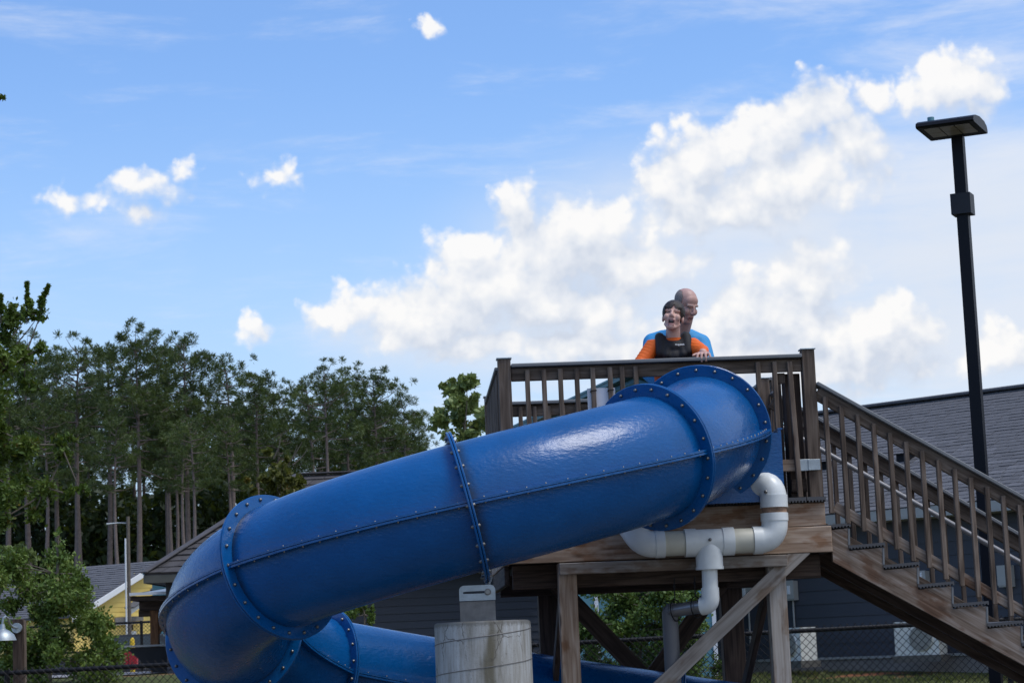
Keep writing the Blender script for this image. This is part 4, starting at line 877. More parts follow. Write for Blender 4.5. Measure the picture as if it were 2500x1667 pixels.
# barn light on post at lower left
bl = thing('lamp_post', 'wooden post with galvanised gooseneck barn light', 'lamp', (-5.06, 22, 0))
slab('post', (-.05, -.05, .4), (.052, .05, 2.09), 'wood_dark', bl); slab('post_trim', (.053, -.04, .4), (.07, .04, 2.075), 'wood', bl)
c = at(40, 1532, 21.9)-Vector(bl.location); MB().tube([c+Vector((0, .045, 0)), c+Vector((0, .0, 0))], .05, 20).build('wall_plate', M['galv'], bl, True)
gp = [at(x, y, Yd)-Vector(bl.location) for x, y, Yd in ((40, 1532, 21.9), (31, 1530, 21.75), (24, 1522, 21.68), (20, 1509, 21.62), (13, 1504, 21.56), (8, 1508, 21.5), (6.5, 1518, 21.5), (6.3, 1530, 21.5))]
MB().tube(gp, .011, 10).build('gooseneck', M['galv'], bl, True)
c = at(6.3, 1535, 21.5)-Vector(bl.location); b = MB(); b.lathe([(.02, .05), (.026, .02), (.03, .0), (.07, -.02), (.11, -.055), (.128, -.095), (.134, -.112), (.127, -.108), (.10, -.06), (.0, -.03)], 32, c); b.build('lamp_shade', M['galv'], bl, True)

# ------------------------------------------------------------------ trees
def leaf_quads(C, size, asp, dirv=None, spread=1.0, r_=rng):
    n_ = len(C); a_ = r_.normal(size=(n_, 3))
    if dirv is not None: a_ = a_*spread+dirv
    a_ /= np.linalg.norm(a_, axis=1, keepdims=True)+1e-9
    b_ = np.cross(a_, r_.normal(size=(n_, 3))); b_ /= np.linalg.norm(b_, axis=1, keepdims=True)+1e-9
    s_ = (size*(.5+.95*r_.random(n_)))[:, None]
    V_ = np.stack([C-a_*s_*.5, C+b_*s_*asp*.5, C+a_*s_*.5, C-b_*s_*asp*.5], 1).reshape(-1, 3)
    return V_, np.arange(4*n_).reshape(-1, 4)
def pine_variant(seed, H, rad, cb, n_br, light=False, dens=1.0):
    r_ = np.random.default_rng(seed); tr = MB(); T = []; Dv = []
    bend = r_.normal(size=2)*.25
    tp = lambda z: Vector((bend[0]*math.sin(z/H*2.2), bend[1]*math.sin(z/H*2.6), z))
    tr.tube([tp(z) for z in np.linspace(0, H*.97, 12)], [max(.02, .21*(1-z/H)**.75+.015) for z in np.linspace(0, H*.97, 12)], 8)
    for i in range(n_br):
        t = (i+r_.random())/n_br; z = H*(cb+(1-cb)*t**.85*.985); az_ = i*2.399+r_.normal()*.4
        env = math.sqrt(max(0, 1-((t-.38)/.64)**2)); L = rad*env*r_.uniform(.55, 1.12)+.25
        if (t < .25 and r_.random() < .5) or math.sin(az_*1.7+t*11+seed) > .72: continue
        pitch_ = R(-8+48*t+r_.normal()*9); d = Vector((math.cos(az_)*math.cos(pitch_), math.sin(az_)*math.cos(pitch_), math.sin(pitch_)))
        p0_ = tp(z); mid = p0_+d*L*.55+Vector((0, 0, -.04*L)); end = p0_+d*L+Vector((0, 0, .10*L))
        tr.tube([p0_, mid, end], [.045*L/rad+.012, .02, .008], 4, False)
        nt_ = max(2, int(L*2.7*dens))
        for k_ in range(nt_):
            f_ = r_.uniform(.38, 1.02); c = p0_.lerp(end, f_); off = r_.normal(size=3)*np.array([.30, .30, .20])*(.45+.38*L)
            T.append(np.array(c)+off); Dv.append(np.array(d)*.7+np.array([0, 0, .6])+off*.8)
    T = np.array(T); Dv = np.array(Dv); K_ = 62
    C = np.repeat(T, K_, 0); DD = np.repeat(Dv, K_, 0); nd_ = r_.normal(size=C.shape)*1.0+DD*.7; nd_ /= np.linalg.norm(nd_, axis=1, keepdims=True)
    C = C+nd_*(.06+.27*r_.random((len(C), 1))**.6)
    V_, F_ = leaf_quads(C, np.full(len(C), .27), .17, nd_, .28, r_)
    return tr.mesh('trunk', M['bark'], True), fast_mesh('crown', V_, F_, M['needles_l' if light else 'needles'])
PV = [pine_variant(10+i, 20, rad, cb, nb, lt) for i, (rad, cb, nb, lt) in enumerate(((2.3, .60, 66, False), (2.0, .66, 56, False), (2.7, .57, 74, False), (1.8, .70, 46, False), (2.4, .55, 74, False), (1.9, .62, 48, True)))]
def place_pine(px, topy, D_, var, label, group, rot=None, lean=0):
    b_ = at(px, 1600, D_); z0_ = 1.35; top_ = at(px, topy, D_); s_ = (top_.z-z0_)/20.9
    t = thing('pine_tree', label, 'pine', (b_.x+lean, D_, z0_), rot if rot is not None else random.uniform(0, 6.28), group); t.scale = (s_*1.06, s_*1.06, s_)
    link('trunk', PV[var][0], t); link('crown', PV[var][1], t)
front = [(85, 802, 132, 5, 'pale green pine at far left behind the dark near branches'), (208, 815, 120, 1, 'pine with open airy top left of the two tallest pines'),
 (337, 793, 117, 2, 'tall pine with a clean pale trunk right of the utility pole'), (466, 804, 120, 4, 'broad dark dense pine, tallest crown of the wood'),
 (420, 835, 131, 0, 'pine pressed against the left of the broadest dark pine'), (548, 848, 128, 3, 'pine on the right shoulder of the broadest dark pine'), (640, 897, 119, 0, 'flat-topped pine above the slide flange'),
 (808, 879, 116, 1, 'pine with bare lower trunk rising above the small ridge roof'), (752, 902, 130, 3, 'narrow pine just left of the bare-trunked pine above the ridge'), (928, 892, 121, 2, 'rounded dense pine nearest the light green broadleaf tree'),
 (868, 925, 133, 0, 'pine tucked between the bare-trunked and the rounded pines'), (1010, 958, 131, 4, 'lowest pine at the right end of the wood'), (262, 835, 131, 0, 'pine filling the gap left of the tall clean-trunked pine'),
 (150, 850, 136, 4, 'dark pine between the pale pine and the airy-topped pine'), (15, 838, 126, 2, 'pine mostly hidden by the near dark branches at left edge'), (700, 935, 134, 2, 'pine in the dip of the treeline above the small oak')]
for px, ty, D_, v_, lab in front: place_pine(px, ty, D_, v_, lab, 'pines along the front of the wood', rot=px*.37)
for i, px in enumerate(np.linspace(-60, 1150, 30)):
    ty = np.interp(px, [0, 250, 480, 640, 800, 950, 1060, 1200], [935, 930, 925, 990, 990, 980, 1040, 1090])+random.uniform(-10, 70)
    place_pine(px+random.uniform(-14, 14), ty, random.uniform(140, 165), i % 6, 'pine standing deep in the wood behind the front row', 'pines deep in the wood')
for px, D_, lab in ((312, 112, 'slender pine whose bare trunk rises just right of the utility pole'), (456, 110, 'left one of two pale bare trunks standing close together by the hip roof'), (480, 113, 'right one of two pale bare trunks standing close together by the hip roof'),
    (90, 118, 'slender pine with bare trunk above the top of the small tree'), (168, 124, 'slender dark trunk at the left end of the yellow house roof'), (416, 126, 'thin trunk above the left eave of the hip roof'), (432, 118, 'thin trunk between the hip roof eave and the two pale trunks'), (550, 116, 'bare pine trunk rising behind the upright slide flange')):
    place_pine(px, random.uniform(960, 1010), D_, 3, lab, 'slender pines with bare trunks')
# understorey: one dark mass nobody could count
n_ = 100000; xx = rng.uniform(-48, 6, n_); hh = 13.5*rng.random(n_)**.9*(.90+.10*np.sin(xx*.55)+.08*np.sin(xx*1.7+1)); yy = rng.uniform(136, 150, n_)
V_, F_ = leaf_quads(np.stack([xx, yy, 1.2+hh], 1), np.full(n_, .55), .5); link('understorey', fast_mesh('understorey', V_, F_, M['wood_leaf']), kind='stuff')
n_ = 20000; xx = rng.uniform(-34, 3, n_); hh = 4.2*rng.random(n_)*(.6+.4*np.sin(xx*.8)+.15*np.sin(xx*2.7)); yy = rng.uniform(114, 132, n_)
V_, F_ = leaf_quads(np.stack([xx, yy, 1.3+np.abs(hh)], 1), np.full(n_, .36), .5); link('undergrowth', fast_mesh('undergrowth', V_, F_, M['wood_leaf']), kind='stuff')

def leafy(name, label, cat, base, trunk_pts, clusters, leaf, size, m, asp=.5, trunk_r=.05, group=None, bark='bark_d', twig=.006, shootn=0):
    """a broadleaf plant: trunk, limbs to every leaf cluster, leaves along twigs. clusters: (centre, radii, leaves)"""
    base = Vector(base); t = thing(name, label, cat, base, 0, group); tr = MB(); tp_ = [Vector(p_)-base for p_ in trunk_pts]
    tr.tube(tp_, [max(trunk_r*.25, trunk_r*(1-.7*i/(len(tp_)-1))) for i in range(len(tp_))], 8)
    Cs = []; Ds = []
    for ci, (c, r_, n_) in enumerate(clusters):
        c = Vector(c)-base; r_ = np.array(r_ if isinstance(r_, (tuple, list)) else (r_,)*3)
        st_ = min(tp_, key=lambda q_: (q_-c).length+max(0, q_.z-c.z)*1.5)
        md = st_.lerp(c, .5)+Vector(rng.normal(size=3)*.06*max(r_))
        if n_ > 30 and ci and (c-st_).length > 1.0:      # far clusters branch off a nearer one, not off the trunk
            pv_ = [Vector(q_[0])-base for q_ in clusters[:ci]]; st_ = min(pv_, key=lambda q_: (q_-c).length); md = st_.lerp(c, .5)
            if (c-st_).length < 1.4: tr.tube([st_, md, c], [trunk_r*.10, trunk_r*.07, twig], 5, False)
        elif n_ > 30 and (c-st_).length > .05 and (ci % 4 == 0 or (c-st_).length < .35): tr.tube([st_, md, c], [trunk_r*.26, trunk_r*.16, twig*1.2], 5, False)
        nt_ = max(4, n_//16); dirs = rng.normal(size=(nt_, 3)); dirs[:, 2] += .25; dirs /= np.linalg.norm(dirs, axis=1, keepdims=True)
        lens = (.55+.55*rng.random(nt_)); shp = .75+.25*np.sin(dirs[:, 0]*5+c.x*3)*np.cos(dirs[:, 2]*4+c.z*5)
        for k_ in range(nt_):
            tip = np.array(c)+dirs[k_]*r_*lens[k_]*shp[k_]
            if k_ % 3 == 0: tr.tube([c, Vector(tip)], [twig*1.2, twig*.5], 4, False)
            ns = 16; f_ = .25+.75*rng.random((ns, 1)); pts_ = np.array(c)*(1-f_)+tip*f_+rng.normal(size=(ns, 3))*np.minimum(.16*r_, .1)
            Cs.append(pts_); Ds.append(np.repeat(dirs[k_][None]*.9, ns, 0)+np.array([0, 0, .1]))
    C = np.concatenate(Cs); DD = np.concatenate(Ds); V_, F_ = leaf_quads(C, np.full(len(C), size), asp, DD, .8)
    tr.build('trunk', M[bark], t, True); link('crown', fast_mesh('crown', V_, F_, M[m]), t); return t
def blob_field(n_, fx, Yd, depth, rpx, leaves):
    """leaf clusters inside a silhouette given as a function of random numbers"""
    out_ = []
    for _ in range(n_):
        px, py = fx(); r_ = rpx*random.uniform(.7, 1.3)/FPX*Yd; out_.append((at(px, py, Yd+random.uniform(-depth, depth)), r_, leaves))
    return out_
def inside(poly):
    xs_ = [p_[0] for p_ in poly]; ys_ = [p_[1] for p_ in poly]
    def f_():
        while True:
            x, y = random.uniform(min(xs_), max(xs_)), random.uniform(min(ys_), max(ys_)); c = False; j = len(poly)-1
            for i in range(len(poly)):
                if (poly[i][1] > y) != (poly[j][1] > y) and x < (poly[j][0]-poly[i][0])*(y-poly[i][1])/(poly[j][1]-poly[i][1])+poly[i][0]: c = not c
                j = i
            if c: return x, y
    return f_
Y1 = 32
cl = blob_field(26, inside([(-120, 720), (20, 760), (85, 755), (95, 800), (60, 880), (55, 960), (20, 1010), (-120, 1050)]), Y1, 1.0, 48, 360)
cl += blob_field(30, inside([(-120, 980), (40, 1060), (120, 1070), (170, 1090), (150, 1130), (110, 1180), (120, 1210), (180, 1200), (90, 1240), (30, 1290), (-120, 1300)]), Y1, 1.0, 44, 360)
cl += [(at(x, y, Y1), r_/FPX*Y1, n_) for x, y, r_, n_ in ((98, 770, 30, 130), (105, 735, 16, 60), (70, 765, 34, 200), (30, 770, 40, 240), (72, 735, 14, 40), (148, 1085, 38, 240), (170, 1070, 24, 90), (195, 1195, 26, 110), (214, 1202, 14, 40), (165, 1205, 26, 120), (110, 1190, 34, 200), (80, 1260, 34, 200), (100, 850, 28, 150), (60, 930, 40, 220), (85, 950, 30, 150))]
for (x0, y0, x1, y1) in ((66, 745, 66, 692), (98, 745, 118, 698), (2, 760, 2, 722)):
    for k_ in range(7): f_ = k_/6; cl.append((at(x0+(x1-x0)*f_, y0+(y1-y0)*f_, Y1), (8*(1-f_)+2)/FPX*Y1, 16))
bp = at(-330, 1640, Y1); tpts = [Vector((bp.x, Y1, gz(bp.x, Y1)-.1))]+[at(-330+(14*i if i % 2 else 2*i), 1640-160*i, Y1) for i in range(1, 9)]
# the rest of its crown, outside the frame to the left, and the sprig that reaches back into the picture high up
cl = blob_field(46, inside([(-640, 420), (-480, 150), (-220, 190), (-190, 420), (-150, 700), (-150, 1250), (-640, 1300), (-760, 900)]), Y1, 1.6, 105, 560)+cl
cl += [(at(x, y, Y1), r_/FPX*Y1, n_) for x, y, r_, n_ in ((-190, 330, 60, 260), (-150, 300, 45, 200), (-110, 280, 34, 140), (-70, 262, 26, 110), (-35, 250, 20, 90), (-10, 243, 18, 90), (4, 238, 13, 80))]
o = leafy('near_tree', 'dark-leaved broadleaf tree reaching in from the left edge', 'tree', tpts[0], tpts, cl, .3, .085, 'leaf_dark', .45, .16)
b = MB()
for (x0, y0, x1, y1) in ((66, 790, 66, 690), (92, 790, 119, 697), (2, 790, 2, 720), (30, 820, 66, 770), (40, 840, 98, 765)): b.tube([at(x0, y0, Y1)-tpts[0], at((x0+x1)/2, (y0+y1)/2+3, Y1)-tpts[0], at(x1, y1, Y1)-tpts[0]], [.012, .008, .004], 4)
b.build('shoot', M['bark_d'], o)
Y2 = 29
cl = blob_field(84, inside([(0, 1345), (60, 1370), (110, 1400), (140, 1330), (165, 1330), (180, 1400), (215, 1450), (240, 1500), (262, 1560), (280, 1610), (285, 1690), (-60, 1700), (-60, 1370)]), Y2, .8, 46, 600)
cl += [(at(x, y, Y2), r_/FPX*Y2, n_) for x, y, r_, n_ in ((140, 1300, 16, 60), (143, 1330, 24, 110), (150, 1360, 30, 150), (212, 1420, 16, 60), (190, 1400, 18, 60), (246, 1505, 14, 50), (232, 1530, 20, 80), (265, 1520, 10, 30), (276, 1530, 8, 20), (270, 1560, 16, 60), (285, 1590, 14, 60))]
bp = at(120, 1690, Y2); bp.z = gz(bp.x, Y2)
leafy('small_tree', 'bushy small green tree behind the barn light post', 'tree', bp, [bp, at(118, 1620, Y2), at(122, 1550, Y2), at(126, 1480, Y2), at(140, 1400, Y2), at(142, 1320, Y2)], cl, .3, .055, 'leaf_mid', .55, .045)
cl = blob_field(12, inside([(-60, 1330), (20, 1335), (70, 1345), (76, 1375), (40, 1400), (-60, 1400)]), 33, .5, 30, 170); bp = at(-30, 1690, 33); bp.z = gz(bp.x, 33)
leafy('yellow_green_shrub', 'yellow-green shrub top at the left edge below the dark branches', 'shrub', bp, [bp, at(-10, 1500, 33), at(10, 1380, 33)], cl, .3, .09, 'leaf_lite', .6, .05)
Y3 = 58; cl = blob_field(26, inside([(1070, 1000), (1085, 960), (1110, 930), (1150, 925), (1175, 950), (1195, 990), (1200, 1080), (1060, 1080)]), Y3, .7, 27, 150)+[(at(x, y, Y3), r_/FPX*Y3, n_) for x, y, r_, n_ in ((1105, 930, 14, 50), (1128, 922, 12, 40), (1150, 935, 16, 50), (1085, 945, 10, 30), (1165, 965, 16, 50))]
bp = at(1135, 1640, Y3); bp.z = 1.2
leafy('light_green_tree', 'light green broadleaf tree beside the platform corner post', 'tree', bp, [bp]+[at(1135, 1640-120*i, Y3) for i in range(1, 6)], cl, .3, .20, 'leaf_lite', .6, .1)
Y4 = 33; cl = blob_field(30, inside([(600, 1195), (625, 1150), (655, 1110), (690, 1120), (715, 1150), (740, 1190), (725, 1260), (610, 1250)]), Y4, .5, 22, 110)+[(at(x, y, Y4), r_/FPX*Y4, n_) for x, y, r_, n_ in ((650, 1105, 13, 40), (605, 1175, 12, 40), (700, 1125, 12, 40))]
bp = at(670, 1660, Y4); bp.z = gz(bp.x, Y4)
tp_ = [bp]+[at(670, 1640-100*i, Y4) for i in range(1, 5)]
o = leafy('young_oak', 'young oak with olive leaves and bare twigs above the slide', 'tree', bp, tp_, cl, .3, .11, 'leaf_oak', .55, .05)
b = MB()
for x0, y0, x1, y1 in ((690, 1150, 738, 1078), (700, 1140, 726, 1085), (668, 1120, 686, 1062), (715, 1135, 750, 1098)): b.tube([at(x0, y0, Y4)-bp, at((x0+x1)/2+4, (y0+y1)/2, Y4)-bp, at(x1, y1, Y4)-bp], [.012, .008, .004], 4)
b.build('bare_twig', M['bark_d'], o)
Y5 = 25; cl = blob_field(90, inside([(1400, 1440), (1430, 1420), (1520, 1415), (1600, 1410), (1680, 1430), (1700, 1500), (1720, 1560), (1760, 1610), (1770, 1690), (1395, 1690)]), Y5, .35, 42, 520)
bp = at(1560, 1700, Y5); bp.z = gz(bp.x, Y5)
leafy('shrub', 'leafy green shrub behind the fence under the platform', 'shrub', bp, [bp, at(1565, 1620, Y5), at(1560, 1540, Y5), at(1550, 1460, Y5)], cl, .3, .042, 'leaf_bush', .6, .025)
Y6 = 30; cl = blob_field(8, inside([(862, 1470), (915, 1462), (922, 1490), (905, 1515), (860, 1520)]), Y6, .2, 18, 100); bp = at(890, 1690, Y6); bp.z = gz(bp.x, Y6)
leafy('shrub', 'small shrub peeping out under the big blue tube', 'shrub', bp, [bp, at(890, 1600, Y6), at(890, 1500, Y6)], cl, .3, .07, 'leaf_mid', .55, .03)
# grass tufts on the bank behind the fence
n_ = 26000; xx = rng.uniform(1.0, 7.5, n_); yy = rng.uniform(24.5, 30.5, n_); keep = (xx+yy) < 34.2; xx, yy = xx[keep], yy[keep]
zz = np.array([gz(a, c) for a, c in zip(xx, yy)]); msk = (np.sin(xx*2.1+yy*.7)+np.sin(yy*2.9-xx*.8)+rng.normal(size=len(xx))*.6) > -.7; xx, yy, zz = xx[msk], yy[msk], zz[msk]
V_, F_ = leaf_quads(np.stack([xx, yy, zz+.02], 1), np.full(len(xx), .07), .16, np.tile([0, 0, 1.2], (len(xx), 1)), .6); link('grass', fast_mesh('grass', V_, F_, leafmat('dry_grass', (.05, .065, .02), (.10, .115, .035), (.19, .17, .07), .9)), kind='stuff')

# ------------------------------------------------------------------ people
def capsule(b, p0_, p1_, ra, rb_, n_=14):
    p0_, p1_ = Vector(p0_), Vector(p1_); d = (p1_-p0_).normalized(); pts_, rs = [], []
    for k_ in range(5): q_ = math.pi/2*(k_/5); pts_.append(p0_-d*ra*math.cos(q_)); rs.append(max(ra*math.sin(q_), .0005))
    pts_ += [p0_, p1_]; rs += [ra, rb_]
    for k_ in range(4, -1, -1): q_ = math.pi/2*(k_/5); pts_.append(p1_+d*rb_*math.cos(q_)); rs.append(max(rb_*math.sin(q_), .0005))
    b.tube(pts_, rs, n_)
def ellip(b, c, r_, rot=None, n_=20):
    vs_, m_ = [], 12
    rot = rot or Matrix.Identity(3)
    for i in range(1, m_):
        t = math.pi*i/m_
        for k_ in range(n_): q_ = 2*math.pi*k_/n_; vs_.append(Vector(c)+rot@Vector((r_[0]*math.sin(t)*math.cos(q_), r_[1]*math.sin(t)*math.sin(q_), r_[2]*math.cos(t))))
    top_, bot = len(vs_), len(vs_)+1; vs_ += [Vector(c)+rot@Vector((0, 0, r_[2])), Vector(c)-rot@Vector((0, 0, r_[2]))]
    fs = [(i*n_+k_, (i+1)*n_+k_, (i+1)*n_+(k_+1) % n_, i*n_+(k_+1) % n_) for i in range(m_-2) for k_ in range(n_)]
    fs += [(top_, k_, (k_+1) % n_) for k_ in range(n_)]+[(bot, (m_-2)*n_+(k_+1) % n_, (m_-2)*n_+k_) for k_ in range(n_)]
    b.add(vs_, fs)
def fuse(b, name, mats, voxel, it=4, paint=None, cut=None, bumpf=None):
    """one continuous surface out of overlapping volumes"""
    me = b.mesh('raw', mats[0]); o_ = bpy.data.objects.new('raw', me); COL.objects.link(o_)
    m_ = o_.modifiers.new('r', 'REMESH'); m_.mode = 'VOXEL'; m_.voxel_size = voxel
    if it: s_ = o_.modifiers.new('s', 'SMOOTH'); s_.iterations = it; s_.factor = .5
    dg = bpy.context.evaluated_depsgraph_get(); out_ = bpy.data.meshes.new_from_object(o_.evaluated_get(dg)); bpy.data.objects.remove(o_); out_.name = name
    out_.materials.clear()
    for q_ in mats: out_.materials.append(q_)
    if bumpf:
        for v in out_.vertices: v.co = bumpf(v.co)
    if cut:
        bm = bmesh.new(); bm.from_mesh(out_); bmesh.ops.delete(bm, geom=[f_ for f_ in bm.faces if cut(f_.calc_center_median())], context='FACES'); bm.to_mesh(out_); bm.free()
    for p_ in out_.polygons:
        p_.use_smooth = True; p_.material_index = paint(p_.center) if paint else 0
    return out_
def head_prims(b, mt, s, open_mouth=False):
    T = lambda x, y, z: mt@(Vector((x, y, z))*s); r3 = mt.to_3x3()
    E_ = lambda c, r_: ellip(b, T(*c), [q_*s for q_ in r_], r3); C_ = lambda p_, q_, ra, rb_: capsule(b, T(*p_), T(*q_), ra*s, rb_*s)
    E_((0, .018, .040), (.074, .094, .082)); E_((0, -.022, -.032), (.054, .068, .078)); E_((0, -.060, -.098), (.028, .026, .022)); E_((0, -.040, .045), (.058, .040, .05))
    for sx_ in (-1, 1):
        E_((.037*sx_, -.060, -.026), (.023, .026, .028)); C_((.045*sx_, .0, -.055), (.020*sx_, -.056, -.098), .015, .016); E_((.069*sx_, .012, -.008), (.010, .021, .030))
        E_((.011*sx_, -.098, -.030), (.009, .011, .009)); C_((.012*sx_, -.082, .024), (.046*sx_, -.070, .022), .0085, .0085)
    C_((0, -.086, .014), (0, -.105, -.022), .008, .0105)
    up_, lw = (-.054, -.088) if open_mouth else (-.060, -.073)
    C_((-.018, -.083, up_), (.018, -.083, up_), .0075, .0075); C_((-.015, -.080, lw), (.015, -.080, lw), .008, .008)
def head_paint(mt, s, open_mouth, brow=True):
    inv = mt.inverted()
    def f_(c):
        q_ = (inv@c)/s; x, y, z = abs(q_.x), q_.y, q_.z
        if y < -.055:
            up_, lw = (-.054, -.088) if open_mouth else (-.060, -.073); mid = (up_+lw)/2
            if open_mouth and x < .019*(1-((z-mid)/.02)**2*.6) and lw+.007 < z < up_-.004: return 4 if z > up_-.010 and x < .012 else 2
            if not open_mouth and abs(z-mid) < .0028 and x < .02: return 2
            if x < .023 and lw-.008 < z < up_+.006 and y < -.07: return 1
            if abs(z-.005) < .0042 and .018 < x < .045: return 3
            if brow and .0235+.05*(.03-abs(x-.03)) < z < .030 and .012 < x < .05: return 3
        return 0
    return f_
def limb(b, pts_, rs):
    for i in range(len(pts_)-1): capsule(b, pts_[i], pts_[i+1], rs[i], rs[i+1])
# --- boy
ORI = Vector((1.11, 15.0, 2.50)); bx = thing('person', 'teenage boy in orange shirt and black buoyancy vest gripping the rail', 'person', ORI)
hm = Matrix.Translation((.010, -.085, 1.318))@Matrix.Rotation(R(8), 4, 'Y')@Matrix.Rotation(R(-9), 4, 'Z')@Matrix.Rotation(R(-14), 4, 'X'); hs_ = .97
b = MB(); head_prims(b, hm, hs_, True); capsule(b, (.012, -.03, 1.27), (.005, .005, 1.10), .048, .056)
ellip(b, (0, .02, .98), (.115, .08, .17)); ellip(b, (0, .05, .72), (.12, .09, .14))
SL = [(-.13, .01, 1.13), (-.235, -.06, 1.0), (-.20, -.26, .93)]; SR = [(.135, .0, 1.125), (.195, -.12, 1.065), (.185, -.335, 1.03)]
limb(b, SL, (.045, .035, .026)); limb(b, SR, (.045, .036, .026)); capsule(b, (-.13, .01, 1.13), (.135, .0, 1.125), .055, .055)
for s_ in (-1, 1): limb(b, [(.075*s_, .05, .68), (.085*s_, -.06, .40), (.085*s_, .04, .11), (.085*s_, -.07, .10)], (.075, .052, .036, .03))
HB = {}
def hand(b, wrist, dirx, top_, curl_at, s=1.0, mirror=1):
    """palm and five separate fingers that bend over the rail edge"""
    wv = Vector(wrist); f_ = Vector(dirx).normalized(); up_ = Vector(top_).normalized(); sd = f_.cross(up_).normalized()*mirror
    kn = wv+f_*.075*s; 
    for q_ in (-.026, -.009, .009, .026): capsule(b, wv+sd*q_*.55*s, kn+sd*q_*s, .0135*s, .012*s, 10)
    for q_, ln in ((-.030, .85), (-.010, 1.0), (.011, .95), (.032, .75)):
        k0 = kn+sd*q_*s+up_*.002; fan = sd*q_*.35
        k1 = k0+(f_*.034*ln+fan*.8-up_*.010)*s; k2 = k1+(f_*.012-up_*.026*ln+fan*.35)*s; k3 = k2+(-f_*.004-up_*.022*ln)*s
        for a_, c_, ra, rb_ in ((k0, k1, .0105, .0092), (k1, k2, .0092, .0082), (k2, k3, .0082, .0068)): capsule(b, a_, c_, ra*s, rb_*s, 10)
    t0_ = wv-sd*.022*s+f_*.02*s; t1_ = t0_+(-sd*.030+f_*.028-up_*.004)*s; t2_ = t1_+(-sd*.016+f_*.020-up_*.006)*s
    capsule(b, t0_, t1_, .0125*s, .0105*s, 10); capsule(b, t1_, t2_, .0105*s, .0085*s, 10)
me = fuse(b, 'body', [M['skin'], M['lips'], M['mouth'], M['hair'], M['teeth']], .0055, 2, head_paint(hm, hs_, True)); link('body', me, bx)
b = MB(); hand(b, (.183, -.315, 1.026), (-.06, -1, -.1), (0, 0, 1), 0, 1.0, -1); capsule(b, (.186, -.30, 1.03), (.183, -.325, 1.026), .024, .02)
hand(b, (-.20, -.27, .935), (.1, -1, .0), (0, 0, 1), 0, .95, 1)
link('hands', fuse(b, 'hands', [M['skin']], .0038, 2), bx)
b = MB(); limb(b, SL, (.062, .050, .036)); limb(b, [SR[0], SR[1], (.188, -.275, 1.036)], (.062, .050, .033)); capsule(b, (-.12, .015, 1.125), (.12, .005, 1.12), .066, .066)
ellip(b, (0, .03, .93), (.135, .10, .24)); capsule(b, (.008, .0, 1.12), (.01, -.01, 1.185), .072, .062)
wr_ = lambda v: v+Vector((0, 0, 1))*.0028*math.sin(v.z*190+v.x*120+v.y*60)*(1 if abs(v.x) > .13 else 0)
link('swim_shirt', fuse(b, 'swim_shirt', [M['orange']], .007, 2, bumpf=wr_, cut=lambda c: c.z > 1.178), bx)
b = MB()
for z_, rx_, ry_ in ((.76, .142, .105), (.86, .146, .112), (.96, .146, .116), (1.05, .142, .112), (1.11, .130, .10)): ellip(b, (.008, .01, z_), (rx_, ry_, .075))
for s_ in (-1, 1):
    limb(b, [(.094*s_+.008, -.075, 1.08), (.092*s_+.008, -.03, 1.185), (.09*s_+.008, .03, 1.20), (.09*s_+.008, .085, 1.12)], (.036, .034, .034, .036))
    limb(b, [(.06*s_+.01, -.085, 1.06), (.058*s_+.01, -.04, 1.15), (.06*s_+.01, .03, 1.18)], (.03, .026, .03))
capsule(b, (-.08, .075, 1.17), (.09, .075, 1.17), .04, .04)
vest_me = fuse(b, 'buoyancy_vest', [M['vest']], .007, 2, bumpf=lambda v: v+Vector((0, -1 if v.y < 0 else 1, 0))*(.004*abs(math.sin(v.z*26))))
vest = link('buoyancy_vest', vest_me, bx)
cu_ = bpy.data.curves.new('vest_logo', 'FONT'); cu_.body = 'Gogokids'; cu_.size = .0165; cu_.align_x = 'CENTER'; cu_.extrude = .0006; cu_.offset = .00035
to = bpy.data.objects.new('tmp', cu_); COL.objects.link(to); lm = bpy.data.meshes.new_from_object(to.evaluated_get(bpy.context.evaluated_depsgraph_get())); bpy.data.objects.remove(to); lm.materials.clear(); lm.materials.append(M['white']); lm.name = 'vest_logo'
bvh = BVHTree.FromPolygons([v.co for v in vest_me.vertices], [tuple(p_.vertices) for p_ in vest_me.polygons])
for v in lm.vertices:
    x, y, z = v.co.x+.047, v.co.z, v.co.y+1.122
    hit = bvh.ray_cast(Vector((x, -.6, z)), Vector((0, 1, 0)))[0]; v.co = Vector((x, (hit.y if hit else -.11)-.0012-max(0, y), z))
link('vest_logo', lm, vest)
# hair: cap with a ragged fringe
b = MB(); Th = lambda x, y, z: hm@(Vector((x, y, z))*hs_)
ellip(b, Th(0, .014, .043), (.083*hs_, .105*hs_, .090*hs_), hm.to_3x3()); rr_ = random.Random(3)
for x0_, z1_ in ((-.050, .018), (-.036, .030), (-.020, .034), (.008, .030), (.024, .022), (.040, .026), (.052, .012)):
    capsule(b, Th(x0_*.9, -.066+abs(x0_)*.3, .074), Th(x0_, -.080+abs(x0_)*.35, .050), .012*hs_, .012*hs_, 8); capsule(b, Th(x0_, -.080+abs(x0_)*.35, .050), Th(x0_+rr_.uniform(-.010, .006), -.082+abs(x0_)*.4, z1_), .012*hs_, .004*hs_, 8)
hinv = hm.inverted()
def hcut(c):
    q_ = (hinv@c)/hs_; ax_ = abs(q_.x); jag = .006*math.sin(q_.x*210)+.004*math.sin(q_.x*91+1)
    if q_.y < .0 and ax_ < .058: return q_.z < .010 or (q_.z < .036+1.6*jag+.016*math.cos((q_.x-.012)*70)*(abs(q_.x-.012) < .03))
    if q_.y < .02: return q_.z < -.020+2*jag
    return q_.z < -.052+jag
link('hair', fuse(b, 'hair', [M['hair']], .005, 1, cut=hcut), bx)
b = MB(); ellip(b, (0, .05, .66), (.142, .105, .13)); 
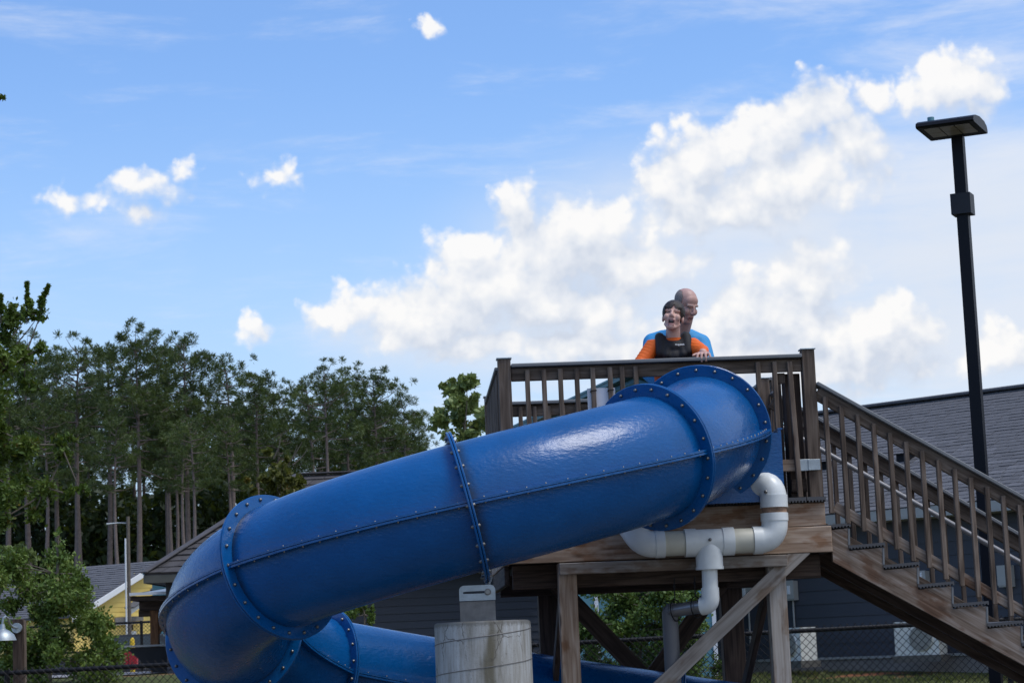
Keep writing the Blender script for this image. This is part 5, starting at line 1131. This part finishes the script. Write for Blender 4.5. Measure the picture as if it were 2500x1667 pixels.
for s_ in (-1, 1): capsule(b, (.08*s_, .03, .62), (.088*s_, -.05, .42), .088, .072)
link('swim_shorts', fuse(b, 'swim_shorts', [M['shorts']], .010, 2), bx)
# --- man
ORM = Vector((1.175, 15.60, 2.52)); mn = thing('person', 'bald man in bright blue swim shirt bending behind the boy', 'person', ORM)
mh = Matrix.Translation((.062, -.41, 1.418))@Matrix.Rotation(R(36), 4, 'Z')@Matrix.Rotation(R(27), 4, 'X'); ms_ = .98
b = MB(); head_prims(b, mh, ms_); capsule(b, (.055, -.36, 1.34), (.0, -.24, 1.17), .058, .065)
TS = [(0, .0, .86), (0, -.1, 1.0), (0, -.22, 1.13)]
for c, r_ in zip(TS, (.15, .15, .16)): ellip(b, c, (r_, r_*.72, .14))
ML = [(-.175, -.25, 1.185), (-.215, -.38, .96), (-.12, -.55, .80), (-.09, -.62, .78)]; MR = [(.165, -.25, 1.165), (.205, -.38, .93), (.12, -.55, .80), (.09, -.62, .78)]
limb(b, ML[:3], (.055, .045, .032)); limb(b, MR[:3], (.055, .045, .032)); capsule(b, ML[0], MR[0], .055, .055)
for s_ in (-1, 1): limb(b, [(.09*s_, .02, .82), (.11*s_, -.05, .45), (.11*s_, .06, .07), (.11*s_, -.10, .04)], (.095, .06, .042, .035))
hand(b, ML[2], (.3, -1, 0), (0, 0, 1), 0, 1.05, 1); hand(b, MR[2], (-.3, -1, 0), (0, 0, 1), 0, 1.05, -1)
link('body', fuse(b, 'body', [M['skin2'], M['lips'], M['mouth'], M['hair2'], M['teeth']], .006, 2, head_paint(mh, ms_, False)), mn)
b = MB()
for c, r_ in zip(TS, (.165, .17, .185)): ellip(b, c, (r_, r_*.75, .155))
limb(b, ML[:3], (.072, .064, .042)); limb(b, MR[:3], (.072, .064, .042)); capsule(b, (-.1, -.25, 1.185), (.1, -.25, 1.175), .085, .085); capsule(b, (-.06, -.25, 1.21), ML[0], .078, .070); capsule(b, (.08, -.25, 1.20), MR[0], .078, .070); capsule(b, (.0, -.23, 1.16), (.02, -.28, 1.215), .085, .072)
link('swim_shirt', fuse(b, 'swim_shirt', [M['bluesh']], .009, 3, cut=lambda c: (c.z > 1.272) or (c.y < -.535)), mn)
b = MB(); ellip(b, mh@(Vector((0, .018, .040))*ms_), (.0765*ms_, .0965*ms_, .0845*ms_), mh.to_3x3()); minv = mh.inverted()
def mcut(c):
    q_ = (minv@c)/ms_; q_ = q_+Vector((0, 1, .6))*.006*math.sin(c.x*700+c.z*900); return q_.z > .104-max(0, q_.y-.0)*.15-max(0, .02-q_.y)*.9 or q_.y < -.018 or q_.z < -.03
link('hair', fuse(b, 'hair', [M['hair2']], .005, 1, cut=mcut), mn)
b = MB(); ellip(b, (0, .02, .84), (.17, .13, .14))
for s_ in (-1, 1): capsule(b, (.09*s_, .01, .78), (.11*s_, -.045, .5), .108, .085)
link('swim_shorts', fuse(b, 'swim_shorts', [M['shorts']], .012, 2), mn)
